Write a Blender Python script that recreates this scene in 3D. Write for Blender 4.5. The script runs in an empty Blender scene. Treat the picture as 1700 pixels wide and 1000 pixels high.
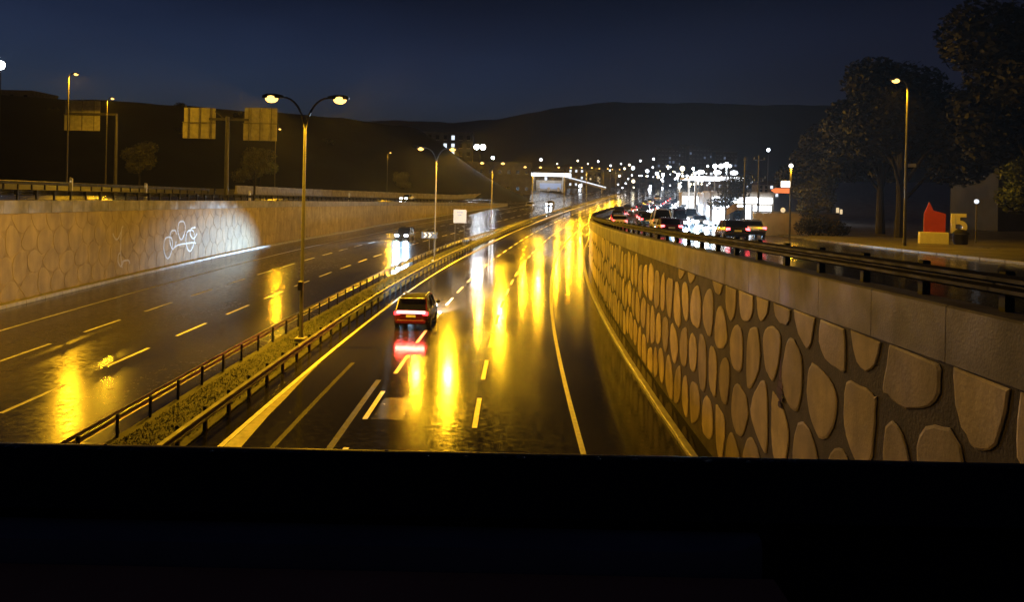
import bpy, bmesh, math, random
import numpy as np
from mathutils import Vector, Matrix

random.seed(7)
rad = math.radians
SC = bpy.context.scene
COL = SC.collection

# ------------------------------------------------------------------ camera
EYE = 7.3                                   # eye height above the near carriageway
cd = bpy.data.cameras.new('camera')
cam = bpy.data.objects.new('camera', cd)
COL.objects.link(cam)
cam.location = (0, 0, EYE)
cam.rotation_euler = (rad(90), rad(-1.2), 0)
cd.sensor_width = 36
cd.lens = 36 * 1350 / 1700
cd.shift_y = -182 / 1700
cd.clip_start = 0.05
cd.clip_end = 12000
SC.camera = cam

# ------------------------------------------------------------------ world: rainy night sky, last glow on the left
world = bpy.data.worlds.new('World')
SC.world = world
world.use_nodes = True
wn, wl = world.node_tree.nodes, world.node_tree.links
bg = wn['Background']
sky = wn.new('ShaderNodeTexSky')
sky.sky_type = 'NISHITA'
sky.sun_disc = False
sky.sun_elevation = rad(-2.5)
sky.sun_rotation = rad(-58)
sky.air_density = 1.0
sky.dust_density = 3.0
sky.ozone_density = 4.0
cl_tc = wn.new('ShaderNodeTexCoord')
cl_map = wn.new('ShaderNodeMapping')
cl_map.inputs['Scale'].default_value = (1.2, 1.2, 4.5)
cl_map.inputs['Location'].default_value = (3.1, 7.7, 0.4)
cl_n = wn.new('ShaderNodeTexNoise')
cl_n.inputs['Scale'].default_value = 1.7
cl_n.inputs['Detail'].default_value = 5
cl_r = wn.new('ShaderNodeMapRange')
cl_r.inputs['From Min'].default_value = 0.3
cl_r.inputs['From Max'].default_value = 0.75
cl_r.inputs['To Min'].default_value = 0.75
cl_r.inputs['To Max'].default_value = 1.3
cl_m = wn.new('ShaderNodeMix')
cl_m.data_type = 'RGBA'
cl_m.blend_type = 'MULTIPLY'
cl_m.inputs['Factor'].default_value = 1.0
wl.new(cl_tc.outputs['Generated'], cl_map.inputs['Vector'])
wl.new(cl_map.outputs['Vector'], cl_n.inputs['Vector'])
wl.new(cl_n.outputs['Fac'], cl_r.inputs['Value'])
wl.new(sky.outputs['Color'], cl_m.inputs['A'])
wl.new(cl_r.outputs['Result'], cl_m.inputs['B'])
# overcast lit from the town below: brighter towards the horizon all round, and greyed
sep = wn.new('ShaderNodeSeparateXYZ')
wl.new(cl_tc.outputs['Generated'], sep.inputs['Vector'])
el = wn.new('ShaderNodeMapRange')
el.inputs['From Min'].default_value = 0.02
el.inputs['From Max'].default_value = 0.24
el.inputs['To Min'].default_value = 1.0
el.inputs['To Max'].default_value = 0.12
wl.new(sep.outputs['Z'], el.inputs['Value'])
el_m = wn.new('ShaderNodeMix')
el_m.data_type = 'RGBA'
el_m.blend_type = 'MULTIPLY'
el_m.inputs['Factor'].default_value = 1.0
wl.new(cl_m.outputs['Result'], el_m.inputs['A'])
wl.new(el.outputs['Result'], el_m.inputs['B'])
hs = wn.new('ShaderNodeHueSaturation')
hs.inputs['Saturation'].default_value = 0.88
wl.new(el_m.outputs['Result'], hs.inputs['Color'])
wl.new(hs.outputs['Color'], bg.inputs['Color'])
bg.inputs['Strength'].default_value = 0.85

# the one sun lamp: almost nothing left of it
sd = bpy.data.lights.new('sun', 'SUN')
sd.energy = 0.004
sd.angle = rad(20)
sd.color = (0.6, 0.75, 1.0)
sun = bpy.data.objects.new('sun', sd)
COL.objects.link(sun)
sun.rotation_euler = (rad(60), 0, rad(40))

SC.view_settings.view_transform = 'Standard'
SC.view_settings.look = 'None'
SC.view_settings.exposure = 0.0
SC.view_settings.gamma = 1.0
SC.cycles.use_denoising = True
SC.cycles.max_bounces = 5
SC.cycles.diffuse_bounces = 2
SC.cycles.glossy_bounces = 3
SC.cycles.transmission_bounces = 3
SC.cycles.volume_bounces = 0
SC.cycles.sample_clamp_indirect = 3.0
SC.cycles.sample_clamp_direct = 0.0
SC.cycles.caustics_reflective = False
SC.cycles.caustics_refractive = False
SC.cycles.use_light_tree = True

# ------------------------------------------------------------------ materials
M = {}


def mat(name, col, rough=0.6, metal=0.0, var=0.15, scale=6.0, bump=0.0, bscale=40.0, rvar=0.0, spec=0.5, coat=0.0, col2=None, cscale=None, tone=0.0):
    m = bpy.data.materials.new(name)
    m.use_nodes = True
    n, l = m.node_tree.nodes, m.node_tree.links
    p = n['Principled BSDF']
    p.inputs['Metallic'].default_value = metal
    p.inputs['Roughness'].default_value = rough
    p.inputs['Specular IOR Level'].default_value = spec
    p.inputs['Coat Weight'].default_value = coat
    p.inputs['Coat Roughness'].default_value = 0.08
    tc = n.new('ShaderNodeTexCoord')
    no = n.new('ShaderNodeTexNoise')
    no.inputs['Scale'].default_value = scale
    no.inputs['Detail'].default_value = 6
    l.new(tc.outputs['Object'], no.inputs['Vector'])
    cr = n.new('ShaderNodeValToRGB')
    c2 = col2 if col2 else tuple(c * (1 - var) for c in col)
    c1 = col if col2 else tuple(min(1, c * (1 + var)) for c in col)
    cr.color_ramp.elements[0].color = (*c2, 1)
    cr.color_ramp.elements[1].color = (*c1, 1)
    cr.color_ramp.elements[0].position = 0.33
    cr.color_ramp.elements[1].position = 0.67
    l.new(no.outputs['Fac'], cr.inputs['Fac'])
    l.new(cr.outputs['Color'], p.inputs['Base Color'])
    if rvar:
        n3 = n.new('ShaderNodeTexNoise')
        n3.inputs['Scale'].default_value = cscale or scale * 0.4
        n3.inputs['Detail'].default_value = 4
        l.new(tc.outputs['Object'], n3.inputs['Vector'])
        mr = n.new('ShaderNodeMapRange')
        mr.inputs['From Min'].default_value = 0.3
        mr.inputs['From Max'].default_value = 0.7
        mr.inputs['To Min'].default_value = max(0.02, rough - rvar)
        mr.inputs['To Max'].default_value = min(1, rough + rvar)
        l.new(n3.outputs['Fac'], mr.inputs['Value'])
        l.new(mr.outputs['Result'], p.inputs['Roughness'])
    if bump:
        n2 = n.new('ShaderNodeTexNoise')
        n2.inputs['Scale'].default_value = bscale
        n2.inputs['Detail'].default_value = 3
        l.new(tc.outputs['Object'], n2.inputs['Vector'])
        b = n.new('ShaderNodeBump')
        b.inputs['Strength'].default_value = bump
        b.inputs['Distance'].default_value = 0.02
        l.new(n2.outputs['Fac'], b.inputs['Height'])
        l.new(b.outputs['Normal'], p.inputs['Normal'])
    if tone:
        oi = n.new('ShaderNodeObjectInfo')
        tr = n.new('ShaderNodeMapRange')
        tr.inputs['To Min'].default_value = 1 - tone
        tr.inputs['To Max'].default_value = 1 + tone
        l.new(oi.outputs['Random'], tr.inputs['Value'])
        st = n.new('ShaderNodeTexNoise')          # rain streaks running down
        st.inputs['Scale'].default_value = 1.0
        st.inputs['Detail'].default_value = 5
        sm = n.new('ShaderNodeMapping')
        sm.inputs['Scale'].default_value = (1.3, 1.3, 0.35)
        l.new(tc.outputs['Object'], sm.inputs['Vector'])
        l.new(sm.outputs['Vector'], st.inputs['Vector'])
        sr = n.new('ShaderNodeMapRange')
        sr.inputs['From Min'].default_value = 0.3
        sr.inputs['From Max'].default_value = 0.65
        sr.inputs['To Min'].default_value = 0.72
        sr.inputs['To Max'].default_value = 1.1
        l.new(st.outputs['Fac'], sr.inputs['Value'])
        mu = n.new('ShaderNodeMath')
        mu.operation = 'MULTIPLY'
        l.new(tr.outputs['Result'], mu.inputs[0])
        l.new(sr.outputs['Result'], mu.inputs[1])
        mc = n.new('ShaderNodeMix')
        mc.data_type = 'RGBA'
        mc.blend_type = 'MULTIPLY'
        mc.inputs['Factor'].default_value = 1.0
        l.new(cr.outputs['Color'], mc.inputs['A'])
        l.new(mu.outputs[0], mc.inputs['B'])
        l.new(mc.outputs['Result'], p.inputs['Base Color'])
    M[name] = m
    return m


def emit(name, col, strength, sample='AUTO'):
    m = bpy.data.materials.new(name)
    m.use_nodes = True
    p = m.node_tree.nodes['Principled BSDF']
    p.inputs['Base Color'].default_value = (*[c * 0.3 for c in col], 1)
    p.inputs['Emission Color'].default_value = (*col, 1)
    p.inputs['Emission Strength'].default_value = strength
    m.cycles.emission_sampling = sample
    M[name] = m
    return m


def wet_asphalt(name, lo, hi, r0, r1, spec=0.3):
    """dark wet asphalt: film of water (low roughness) broken by drier, coarser patches and tyre tracks"""
    m = bpy.data.materials.new(name)
    m.use_nodes = True
    n, l = m.node_tree.nodes, m.node_tree.links
    p = n['Principled BSDF']
    tc = n.new('ShaderNodeTexCoord')
    big = n.new('ShaderNodeTexNoise')
    big.inputs['Scale'].default_value = 0.16
    big.inputs['Detail'].default_value = 6
    mp = n.new('ShaderNodeMapping')
    mp.inputs['Scale'].default_value = (1.6, 0.3, 1.0)
    l.new(tc.outputs['Object'], mp.inputs['Vector'])
    l.new(mp.outputs['Vector'], big.inputs['Vector'])
    grit = n.new('ShaderNodeTexNoise')
    grit.inputs['Scale'].default_value = 22
    grit.inputs['Detail'].default_value = 5
    l.new(tc.outputs['Object'], grit.inputs['Vector'])
    mix = n.new('ShaderNodeMath')
    mix.operation = 'MULTIPLY_ADD'
    mix.inputs[1].default_value = 0.35
    l.new(grit.outputs['Fac'], mix.inputs[0])
    sc2 = n.new('ShaderNodeMath')
    sc2.operation = 'MULTIPLY'
    sc2.inputs[1].default_value = 0.65
    l.new(big.outputs['Fac'], sc2.inputs[0])
    l.new(sc2.outputs[0], mix.inputs[2])
    cr = n.new('ShaderNodeValToRGB')
    cr.color_ramp.elements[0].color = (*lo, 1)
    cr.color_ramp.elements[1].color = (*hi, 1)
    cr.color_ramp.elements[0].position = 0.36
    cr.color_ramp.elements[1].position = 0.64
    l.new(mix.outputs[0], cr.inputs['Fac'])
    l.new(cr.outputs['Color'], p.inputs['Base Color'])
    mr = n.new('ShaderNodeMapRange')
    mr.inputs['From Min'].default_value = 0.38
    mr.inputs['From Max'].default_value = 0.62
    mr.inputs['To Min'].default_value = r0
    mr.inputs['To Max'].default_value = r1
    l.new(mix.outputs[0], mr.inputs['Value'])
    rip = n.new('ShaderNodeTexNoise')             # transverse ripples of standing water break the streaks up
    rip.inputs['Scale'].default_value = 1.0
    rip.inputs['Detail'].default_value = 7
    rip.inputs['Roughness'].default_value = 0.65
    rm_ = n.new('ShaderNodeMapping')
    rm_.inputs['Scale'].default_value = (4.5, 4.5, 1.0)
    l.new(tc.outputs['Object'], rm_.inputs['Vector'])
    l.new(rm_.outputs['Vector'], rip.inputs['Vector'])
    rr = n.new('ShaderNodeMapRange')
    rr.inputs['From Min'].default_value = 0.36
    rr.inputs['From Max'].default_value = 0.64
    rr.inputs['To Min'].default_value = -0.04
    rr.inputs['To Max'].default_value = 0.08
    l.new(rip.outputs['Fac'], rr.inputs['Value'])
    ra = n.new('ShaderNodeMath')
    ra.operation = 'ADD'
    ra.use_clamp = True
    l.new(mr.outputs['Result'], ra.inputs[0])
    l.new(rr.outputs['Result'], ra.inputs[1])
    l.new(ra.outputs[0], p.inputs['Roughness'])
    bnoise = n.new('ShaderNodeTexNoise')
    bnoise.inputs['Scale'].default_value = 9
    bnoise.inputs['Detail'].default_value = 6
    bm2 = n.new('ShaderNodeMapping')
    bm2.inputs['Scale'].default_value = (1.6, 1.0, 1.0)
    l.new(tc.outputs['Object'], bm2.inputs['Vector'])
    l.new(bm2.outputs['Vector'], bnoise.inputs['Vector'])
    b = n.new('ShaderNodeBump')
    b.inputs['Strength'].default_value = 0.08
    b.inputs['Distance'].default_value = 0.012
    l.new(bnoise.outputs['Fac'], b.inputs['Height'])
    l.new(b.outputs['Normal'], p.inputs['Normal'])
    p.inputs['Specular IOR Level'].default_value = spec
    M[name] = m


wet_asphalt('asphalt_wet', (0.010, 0.0095, 0.009), (0.024, 0.022, 0.021), 0.06, 0.17, 0.055)
wet_asphalt('asphalt_left', (0.014, 0.013, 0.012), (0.032, 0.03, 0.028), 0.12, 0.23, 0.2)
wet_asphalt('asphalt_service', (0.02, 0.02, 0.02), (0.05, 0.05, 0.05), 0.10, 0.3)
mat('asphalt_patch', (0.022, 0.0205, 0.017), 0.22, spec=0.06, var=0.25, scale=5, rvar=0.06)
mat('concrete', (0.36, 0.34, 0.31), 0.7, var=0.25, scale=1.4, bump=0.3, bscale=25, rvar=0.15)
mat('concrete_coping', (0.25, 0.245, 0.24), 0.6, var=0.22, scale=2.2, bump=0.25, bscale=30, rvar=0.15, tone=0.14)
mat('wall_mortar_right', (0.075, 0.064, 0.048), 0.8, var=0.35, scale=2.5, bump=0.5, bscale=18, tone=0.01)
mat('wall_stone_right', (0.60, 0.51, 0.33), 0.7, var=0.18, scale=1.8, bump=0.3, bscale=16, rvar=0.15, tone=0.3)
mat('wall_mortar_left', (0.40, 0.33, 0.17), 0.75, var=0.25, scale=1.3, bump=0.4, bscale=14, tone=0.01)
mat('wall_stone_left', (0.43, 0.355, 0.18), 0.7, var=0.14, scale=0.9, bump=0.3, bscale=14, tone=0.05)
mat('kerb_stone', (0.42, 0.41, 0.39), 0.5, var=0.2, scale=3, bump=0.2, rvar=0.15)
mat('paint_white', (0.68, 0.66, 0.60), 0.45, var=0.18, scale=5, bump=0.2, bscale=60)
mat('paint_worn', (0.048, 0.045, 0.042), 0.5, spec=0.05, var=0.5, scale=7, bump=0.2, bscale=60)
mat('paint_yellow', (0.62, 0.50, 0.20), 0.45, var=0.18, scale=5)
mat('graffiti_pale', (0.55, 0.55, 0.55), 0.5, var=0.15)
mat('painted_sheen', (0.22, 0.19, 0.14), 0.5, var=0.35, scale=4, bump=0.3, rvar=0.12)  # pale colour standing in for the sheen on wet asphalt
mat('galvanised', (0.34, 0.34, 0.34), 0.42, metal=0.7, var=0.25, scale=4, rvar=0.1)
mat('galvanised_old', (0.05, 0.048, 0.045), 0.55, metal=0.3, var=0.35, scale=3, rvar=0.12)
mat('rail_black', (0.007, 0.007, 0.007), 0.6, metal=0.0, var=0.3, scale=5, rvar=0.15, spec=0.12)
mat('pole_steel', (0.075, 0.073, 0.07), 0.5, metal=0.3, var=0.15, scale=3, rvar=0.1)
mat('pole_dark', (0.09, 0.085, 0.08), 0.5, metal=0.4, var=0.2, scale=3)
mat('sign_back', (0.42, 0.40, 0.36), 0.55, metal=0.2, var=0.18, scale=2.2, rvar=0.1)
mat('sign_rib', (0.20, 0.19, 0.18), 0.5, metal=0.4, var=0.2)
mat('sign_white', (0.74, 0.75, 0.78), 0.4, var=0.05)
mat('sign_grey', (0.28, 0.31, 0.38), 0.4, var=0.08)
mat('sign_blue', (0.10, 0.16, 0.42), 0.4, var=0.1)
mat('sign_black', (0.015, 0.015, 0.015), 0.4, var=0.1)
mat('soil', (0.035, 0.035, 0.016), 0.8, var=0.4, scale=3, bump=0.6, bscale=12)
mat('grass', (0.05, 0.065, 0.02), 0.6, var=0.35, scale=2, col2=(0.025, 0.026, 0.012))
mat('ground_dark', (0.035, 0.034, 0.028), 0.75, var=0.4, scale=0.3, bump=0.4, bscale=2)
mat('paving', (0.13, 0.12, 0.11), 0.42, var=0.3, scale=1.2, bump=0.3, bscale=9, rvar=0.15)
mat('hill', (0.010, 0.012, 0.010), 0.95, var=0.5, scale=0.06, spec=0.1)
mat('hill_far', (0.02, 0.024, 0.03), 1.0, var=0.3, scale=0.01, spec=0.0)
mat('bark', (0.014, 0.011, 0.008), 0.85, var=0.3, scale=6, bump=0.5, bscale=30)
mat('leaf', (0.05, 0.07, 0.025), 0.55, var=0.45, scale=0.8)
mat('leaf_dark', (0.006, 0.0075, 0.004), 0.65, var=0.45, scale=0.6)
mat('leaf_olive', (0.055, 0.055, 0.018), 0.55, var=0.4, scale=0.8)
mat('rubber', (0.015, 0.015, 0.015), 0.7, var=0.2)
mat('rim', (0.4, 0.4, 0.42), 0.3, metal=0.8, var=0.1)
mat('car_glass', (0.006, 0.007, 0.009), 0.06, var=0.1, spec=0.7)
mat('trim_black', (0.012, 0.012, 0.012), 0.4, var=0.2)
mat('car_red', (0.075, 0.004, 0.007), 0.25, var=0.05, coat=0.8)
mat('car_dark', (0.016, 0.017, 0.02), 0.25, var=0.1, coat=0.8)
mat('car_white', (0.62, 0.62, 0.62), 0.28, var=0.04, coat=0.8)
mat('car_silver', (0.34, 0.35, 0.37), 0.28, metal=0.5, var=0.05, coat=0.8)
mat('car_blue', (0.03, 0.06, 0.16), 0.25, var=0.06, coat=0.8)
mat('roof_matt', (0.006, 0.006, 0.007), 0.75, var=0.2, spec=0.08)
mat('plate', (0.75, 0.75, 0.72), 0.4, var=0.04)
mat('house_wall', (0.28, 0.25, 0.21), 0.8, var=0.2, scale=0.8, bump=0.2)
mat('house_wall_brown', (0.14, 0.115, 0.095), 0.8, var=0.25, scale=0.5)
mat('house_dark', (0.04, 0.04, 0.045), 0.8, var=0.3, scale=0.5)
mat('yellow_plaster', (0.42, 0.34, 0.17), 0.75, var=0.25, scale=0.8, bump=0.3)
mat('roof_tile', (0.10, 0.06, 0.045), 0.7, var=0.25, scale=3)
mat('window_dark', (0.012, 0.013, 0.016), 0.12, var=0.1)
mat('red_panel', (0.38, 0.045, 0.02), 0.5, var=0.12, scale=2)
mat('white_letter', (0.72, 0.69, 0.62), 0.5, var=0.06)
mat('orange_panel', (0.7, 0.2, 0.05), 0.5, var=0.08)
mat('yellow_cloth', (0.62, 0.42, 0.05), 0.6, var=0.15)
mat('handrail_black', (0.006, 0.006, 0.007), 0.36, var=0.2, scale=8, rvar=0.1, cscale=12)
mat('ledge_grey', (0.2, 0.2, 0.22), 0.75, var=0.25, scale=7)
mat('panel_brown', (0.75, 0.31, 0.19), 0.9, var=0.15, scale=5, spec=0.0)
mat('deck_dark', (0.03, 0.03, 0.035), 0.5, var=0.3, scale=4)
mat('water_drop', (0.02, 0.02, 0.02), 0.04, var=0.05, spec=0.9)
SODIUM = (1.0, 0.49, 0.012)
COOL = (0.78, 0.88, 1.0)
BEAM = (0.45, 0.72, 1.0)
emit('lamp_sodium', (1.0, 0.56, 0.13), 3.4, 'NONE')
emit('lamp_sodium_far', (1.0, 0.62, 0.20), 14, 'NONE')
emit('lamp_white', (0.86, 0.93, 1.0), 60, 'NONE')
emit('lamp_white_far', (0.88, 0.93, 1.0), 9, 'NONE')
emit('lamp_warm_far', (1.0, 0.85, 0.55), 6, 'NONE')
emit('headlight_on', (0.86, 0.93, 1.0), 45, 'NONE')
emit('headlight_far', (0.92, 0.95, 1.0), 30, 'NONE')
emit('taillight_on', (1.0, 0.025, 0.03), 7, 'NONE')
emit('brake_hot', (1.0, 0.07, 0.08), 9, 'AUTO')
emit('lightbar', (1.0, 0.42, 0.42), 2.6, 'NONE')
emit('window_lit', (0.80, 0.88, 1.0), 1.2, 'NONE')
emit('window_lit_dim', (0.55, 0.68, 1.0), 0.22, 'NONE')
emit('window_warm', (1.0, 0.75, 0.42), 0.8, 'NONE')
emit('window_faint', (0.8, 0.75, 0.9), 0.002, 'NONE')
emit('shop_white', (0.85, 0.92, 1.0), 7, 'AUTO')
emit('canopy_white', (0.92, 0.96, 1.0), 3.5, 'AUTO')
emit('sign_lit', (1.0, 0.95, 0.85), 3.5, 'NONE')
emit('sign_orange_lit', (1.0, 0.22, 0.06), 1.1, 'NONE')
emit('reflector', (1.0, 0.75, 0.35), 0.6, 'NONE')

# ------------------------------------------------------------------ helpers


class MB:
    """collects shapes, builds ONE mesh object"""

    def __init__(self):
        self.v, self.f = [], []

    def add(self, vs, fs):
        o = len(self.v)
        self.v += [tuple(p) for p in vs]
        self.f += [tuple(i + o for i in q) for q in fs]
        return self

    def box(self, c, s, rz=0.0, rx=0.0, ry=0.0):
        hx, hy, hz = s[0] / 2, s[1] / 2, s[2] / 2
        mt = Matrix.Translation(c) @ Matrix.Rotation(rz, 4, 'Z') @ Matrix.Rotation(rx, 4, 'X') @ Matrix.Rotation(ry, 4, 'Y')
        vs = [mt @ Vector(p) for p in ((-hx, -hy, -hz), (hx, -hy, -hz), (hx, hy, -hz), (-hx, hy, -hz), (-hx, -hy, hz), (hx, -hy, hz), (hx, hy, hz), (-hx, hy, hz))]
        return self.add(vs, ((3, 2, 1, 0), (4, 5, 6, 7), (0, 1, 5, 4), (1, 2, 6, 5), (2, 3, 7, 6), (3, 0, 4, 7)))

    def bbox(self, c, s, b=0.02, rz=0.0):
        """box with chamfered vertical and horizontal edges"""
        hx, hy, hz = s[0] / 2, s[1] / 2, s[2] / 2
        b = min(b, hx * 0.9, hy * 0.9, hz * 0.9)
        mt = Matrix.Translation(c) @ Matrix.Rotation(rz, 4, 'Z')
        rings = []
        for z, i in ((-hz, b), (-hz + b, 0), (hz - b, 0), (hz, b)):
            x, y = hx - i, hy - i
            bb = b if i == 0 else b * 0.5
            rings.append([(-x + bb, -y, z), (x - bb, -y, z), (x, -y + bb, z), (x, y - bb, z), (x - bb, y, z), (-x + bb, y, z), (-x, y - bb, z), (-x, -y + bb, z)])
        return self.loft([[mt @ Vector(p) for p in r] for r in rings])

    def loft(self, rings, caps=True, closed=True):
        n = len(rings[0])
        vs = [p for r in rings for p in r]
        fs = []
        for k in range(len(rings) - 1):
            for i in range(n if closed else n - 1):
                j = (i + 1) % n
                fs.append((k * n + i, k * n + j, (k + 1) * n + j, (k + 1) * n + i))
        if caps and closed:
            fs.append(tuple(range(n - 1, -1, -1)))
            fs.append(tuple((len(rings) - 1) * n + i for i in range(n)))
        return self.add(vs, fs)

    def tube(self, pts, radii, n=10):
        pts = [Vector(p) for p in pts]
        if not isinstance(radii, (list, tuple)):
            radii = [radii] * len(pts)
        rings = []
        for k, p in enumerate(pts):
            a = pts[max(0, k - 1)]
            b = pts[min(len(pts) - 1, k + 1)]
            t = (b - a).normalized()
            up = Vector((0, 0, 1)) if abs(t.z) < 0.9 else Vector((0, 1, 0))
            x = t.cross(up).normalized()
            y = t.cross(x).normalized()
            rings.append([p + (x * math.cos(2 * math.pi * i / n) + y * math.sin(2 * math.pi * i / n)) * radii[k] for i in range(n)])
        return self.loft(rings)

    def sphere(self, c, r, seg=10, rng=6, sx=1, sy=1, sz=1):
        rings = []
        for k in range(rng + 1):
            a = math.pi * k / rng
            rr = max(math.sin(a), 0.02)
            rings.append([(c[0] + r * sx * rr * math.cos(2 * math.pi * i / seg), c[1] + r * sy * rr * math.sin(2 * math.pi * i / seg), c[2] - r * sz * math.cos(a)) for i in range(seg)])
        return self.loft(rings)

    def prism(self, poly, z0, z1):
        return self.loft([[(x, y, z0) for x, y in poly], [(x, y, z1) for x, y in poly]])

    def mesh(self, name, material, smooth=False):
        me = bpy.data.meshes.new(name)
        me.from_pydata(self.v, [], self.f)
        if isinstance(material, str):
            material = M[material]
        me.materials.append(material)
        bm = bmesh.new()
        bm.from_mesh(me)
        bmesh.ops.recalc_face_normals(bm, faces=bm.faces)
        bm.to_mesh(me)
        bm.free()
        if smooth:
            for p in me.polygons:
                p.use_smooth = True
            me.set_sharp_from_angle(angle=rad(38))
        return me

    def build(self, name, material, parent=None, smooth=False):
        return place(name, self.mesh(name, material, smooth), parent)


def place(name, me, parent=None, loc=None, rz=None, rx=None):
    o = bpy.data.objects.new(name, me)
    COL.objects.link(o)
    if parent is not None:
        o.parent = parent
    if loc is not None:
        o.location = loc
    if rz is not None or rx is not None:
        o.rotation_euler = (rx or 0, 0, rz or 0)
    return o


def tag(o, label, cat, group=None):
    o['label'] = label
    o['category'] = cat
    if group:
        o['group'] = group
    return o


def struct(o):
    o['kind'] = 'structure'
    return o


def thing(name, label, cat, loc=(0, 0, 0), rz=0.0, group=None):
    o = bpy.data.objects.new(name, None)
    o.empty_display_size = 0.3
    COL.objects.link(o)
    o.location = loc
    o.rotation_euler = (0, 0, rz)
    return tag(o, label, cat, group)


def copy_tree(o, parent=None):
    c = o.copy()
    COL.objects.link(c)
    if parent is not None:
        c.parent = parent
    for ch in list(o.children):
        copy_tree(ch, c)
    return c


def spot(name, parent, loc, power, col, size_deg, blend, radius, direction=(0, 0, -1)):
    ld = bpy.data.lights.new(name, 'SPOT')
    ld.energy = power
    ld.color = col
    ld.spot_size = rad(size_deg)
    ld.spot_blend = blend
    ld.shadow_soft_size = radius
    o = bpy.data.objects.new(name, ld)
    COL.objects.link(o)
    o.parent = parent
    o.location = loc
    o.rotation_euler = Vector(direction).to_track_quat('-Z', 'Y').to_euler()
    return o


def pl(x, pts):
    return float(np.interp(x, [p[0] for p in pts], [p[1] for p in pts]))


def smooth_table(pts, lo=-40, hi=2600, step=2.0, win=11):
    xs = np.arange(lo, hi, step)
    ys = np.interp(xs, [p[0] for p in pts], [p[1] for p in pts])
    k = np.hanning(win + 2)[1:-1]
    k /= k.sum()
    yp = np.pad(ys, win // 2, mode='edge')
    ys = np.convolve(yp, k, 'valid')
    return lambda d: float(np.interp(d, xs, ys))


# ------------------------------------------------------------------ layout of the place (X right, Y away along the road, Z up; road 0, eye 7.3)
def S(d):
    if d < 25:
        return 0.0
    if d < 182:
        return 0.0007 * (d - 25) ** 2
    return 0.0007 * 157 ** 2 + 0.22 * (d - 182)


FAR = [(260, -3.0), (330, -1.2), (450, 2.0), (700, 9.0), (1200, 22.0), (2600, 40.0)]
_zr = smooth_table([(-40, -7.3), (105, -7.3), (150, -6.4), (200, -4.7)] + FAR, win=15)
_zl = smooth_table([(-40, -6.9), (130, -6.9), (170, -6.2), (204, -5.0)] + FAR, win=15)
_zs = smooth_table([(-40, -1.5), (8, -2.1), (22, -2.4), (50, -3.0), (96, -3.9), (150, -4.4), (200, -4.1)] + FAR, win=9)
zr = lambda d: EYE + _zr(d)
zl = lambda d: EYE + _zl(d)
zs = lambda d: EYE + _zs(d)
cop_r = lambda d: zs(d) + 0.8
cop_l = lambda d: EYE - 0.5 - 0.0125 * d
_gl = smooth_table([(-40, -0.6), (230, -3.95), (270, -3.0)] + FAR[1:], win=9)
gl0 = lambda d: EYE + _gl(d)
g_w = smooth_table([(-40, 0), (25, 0), (90, 0.30), (150, 0.5), (200, 0.35), (262, 0.0)], win=9)


def gl(d, off):
    """upper ground left of the left wall, `off` metres beyond the wall"""
    return gl0(d) + 0.1 * min(max(off, 0), 22)


def lat_r(base):
    return lambda d: base + S(d)


def lat_l(base):
    return lambda d: -10.8 + base * (1 + g_w(d)) + S(d)


WALL_R = lat_r(5.75)
WALL_L = lat_l(-15.9)


def svc(base):
    """service road lines on the right, drifting away from the wall"""
    return lambda d: base + S(d) + 0.01 * max(0.0, d - 50)


def heading(lf, d):
    return math.atan2(lf(d + 0.5) - lf(d - 0.5), 1.0)


def drange(a, b, step):
    n = max(1, int(round((b - a) / step)))
    return [a + (b - a) * i / n for i in range(n + 1)]


def dsteps(a, b):
    """finer near, coarser far"""
    out = [a]
    while out[-1] < b:
        d = out[-1]
        out.append(min(b, d + (2.0 if d < 120 else 4.0 if d < 300 else 15.0 if d < 700 else 60.0)))
    return out


def ribbon(mb, ds, l0, l1, z0, z1, cols=1):
    vs, fs = [], []
    for d in ds:
        for c in range(cols + 1):
            t = c / cols
            vs.append((l0(d) * (1 - t) + l1(d) * t, d, z0(d) * (1 - t) + z1(d) * t))
    w = cols + 1
    for k in range(len(ds) - 1):
        for c in range(cols):
            fs.append((k * w + c, k * w + c + 1, (k + 1) * w + c + 1, (k + 1) * w + c))
    return mb.add(vs, fs)


# ------------------------------------------------------------------ ground sheets and roads
base = MB().add([(-9000, -3000, -4), (9000, -3000, -4), (9000, 11000, -4), (-9000, 11000, -4)], [(0, 1, 2, 3)]).build('ground', 'ground_dark')
struct(base)

RL, RR = lat_r(-8.9), lat_r(5.75)
DS = dsteps(-30, 1150)
road_r = struct(ribbon(MB(), DS, RL, RR, zr, zr, 4).build('road_right_carriageway', 'asphalt_wet'))
LL, LR = WALL_L, lat_l(0.2)
road_l = struct(ribbon(MB(), DS, LL, LR, zl, zl, 4).build('road_left_carriageway', 'asphalt_left'))
median = struct(ribbon(MB(), DS, LR, RL, lambda d: zl(d) + 0.03, lambda d: zr(d) + 0.05, 3).build('median_strip', 'soil'))
SR0, SR1 = WALL_R, svc(22.0)
road_s = struct(ribbon(MB(), DS, SR0, SR1, zs, zs, 4).build('road_service', 'asphalt_service'))
gr = struct(ribbon(MB(), DS, SR1, lambda d: SR1(d) + 480, lambda d: zs(d) + 0.13, lambda d: zs(d) + 6.0, 6).build('ground_right', 'paving'))
gl_a = MB()
for k in range(3):
    offs = [0.35, 22, 60, 420]
    ribbon(gl_a, DS, (lambda o: lambda d: WALL_L(d) - o)(offs[k]), (lambda o: lambda d: WALL_L(d) - o)(offs[k + 1]),
           (lambda o: lambda d: gl(d, o))(offs[k]), (lambda o: lambda d: gl(d, o))(offs[k + 1]), 1)
struct(gl_a.build('ground_left', 'ground_dark'))
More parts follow.
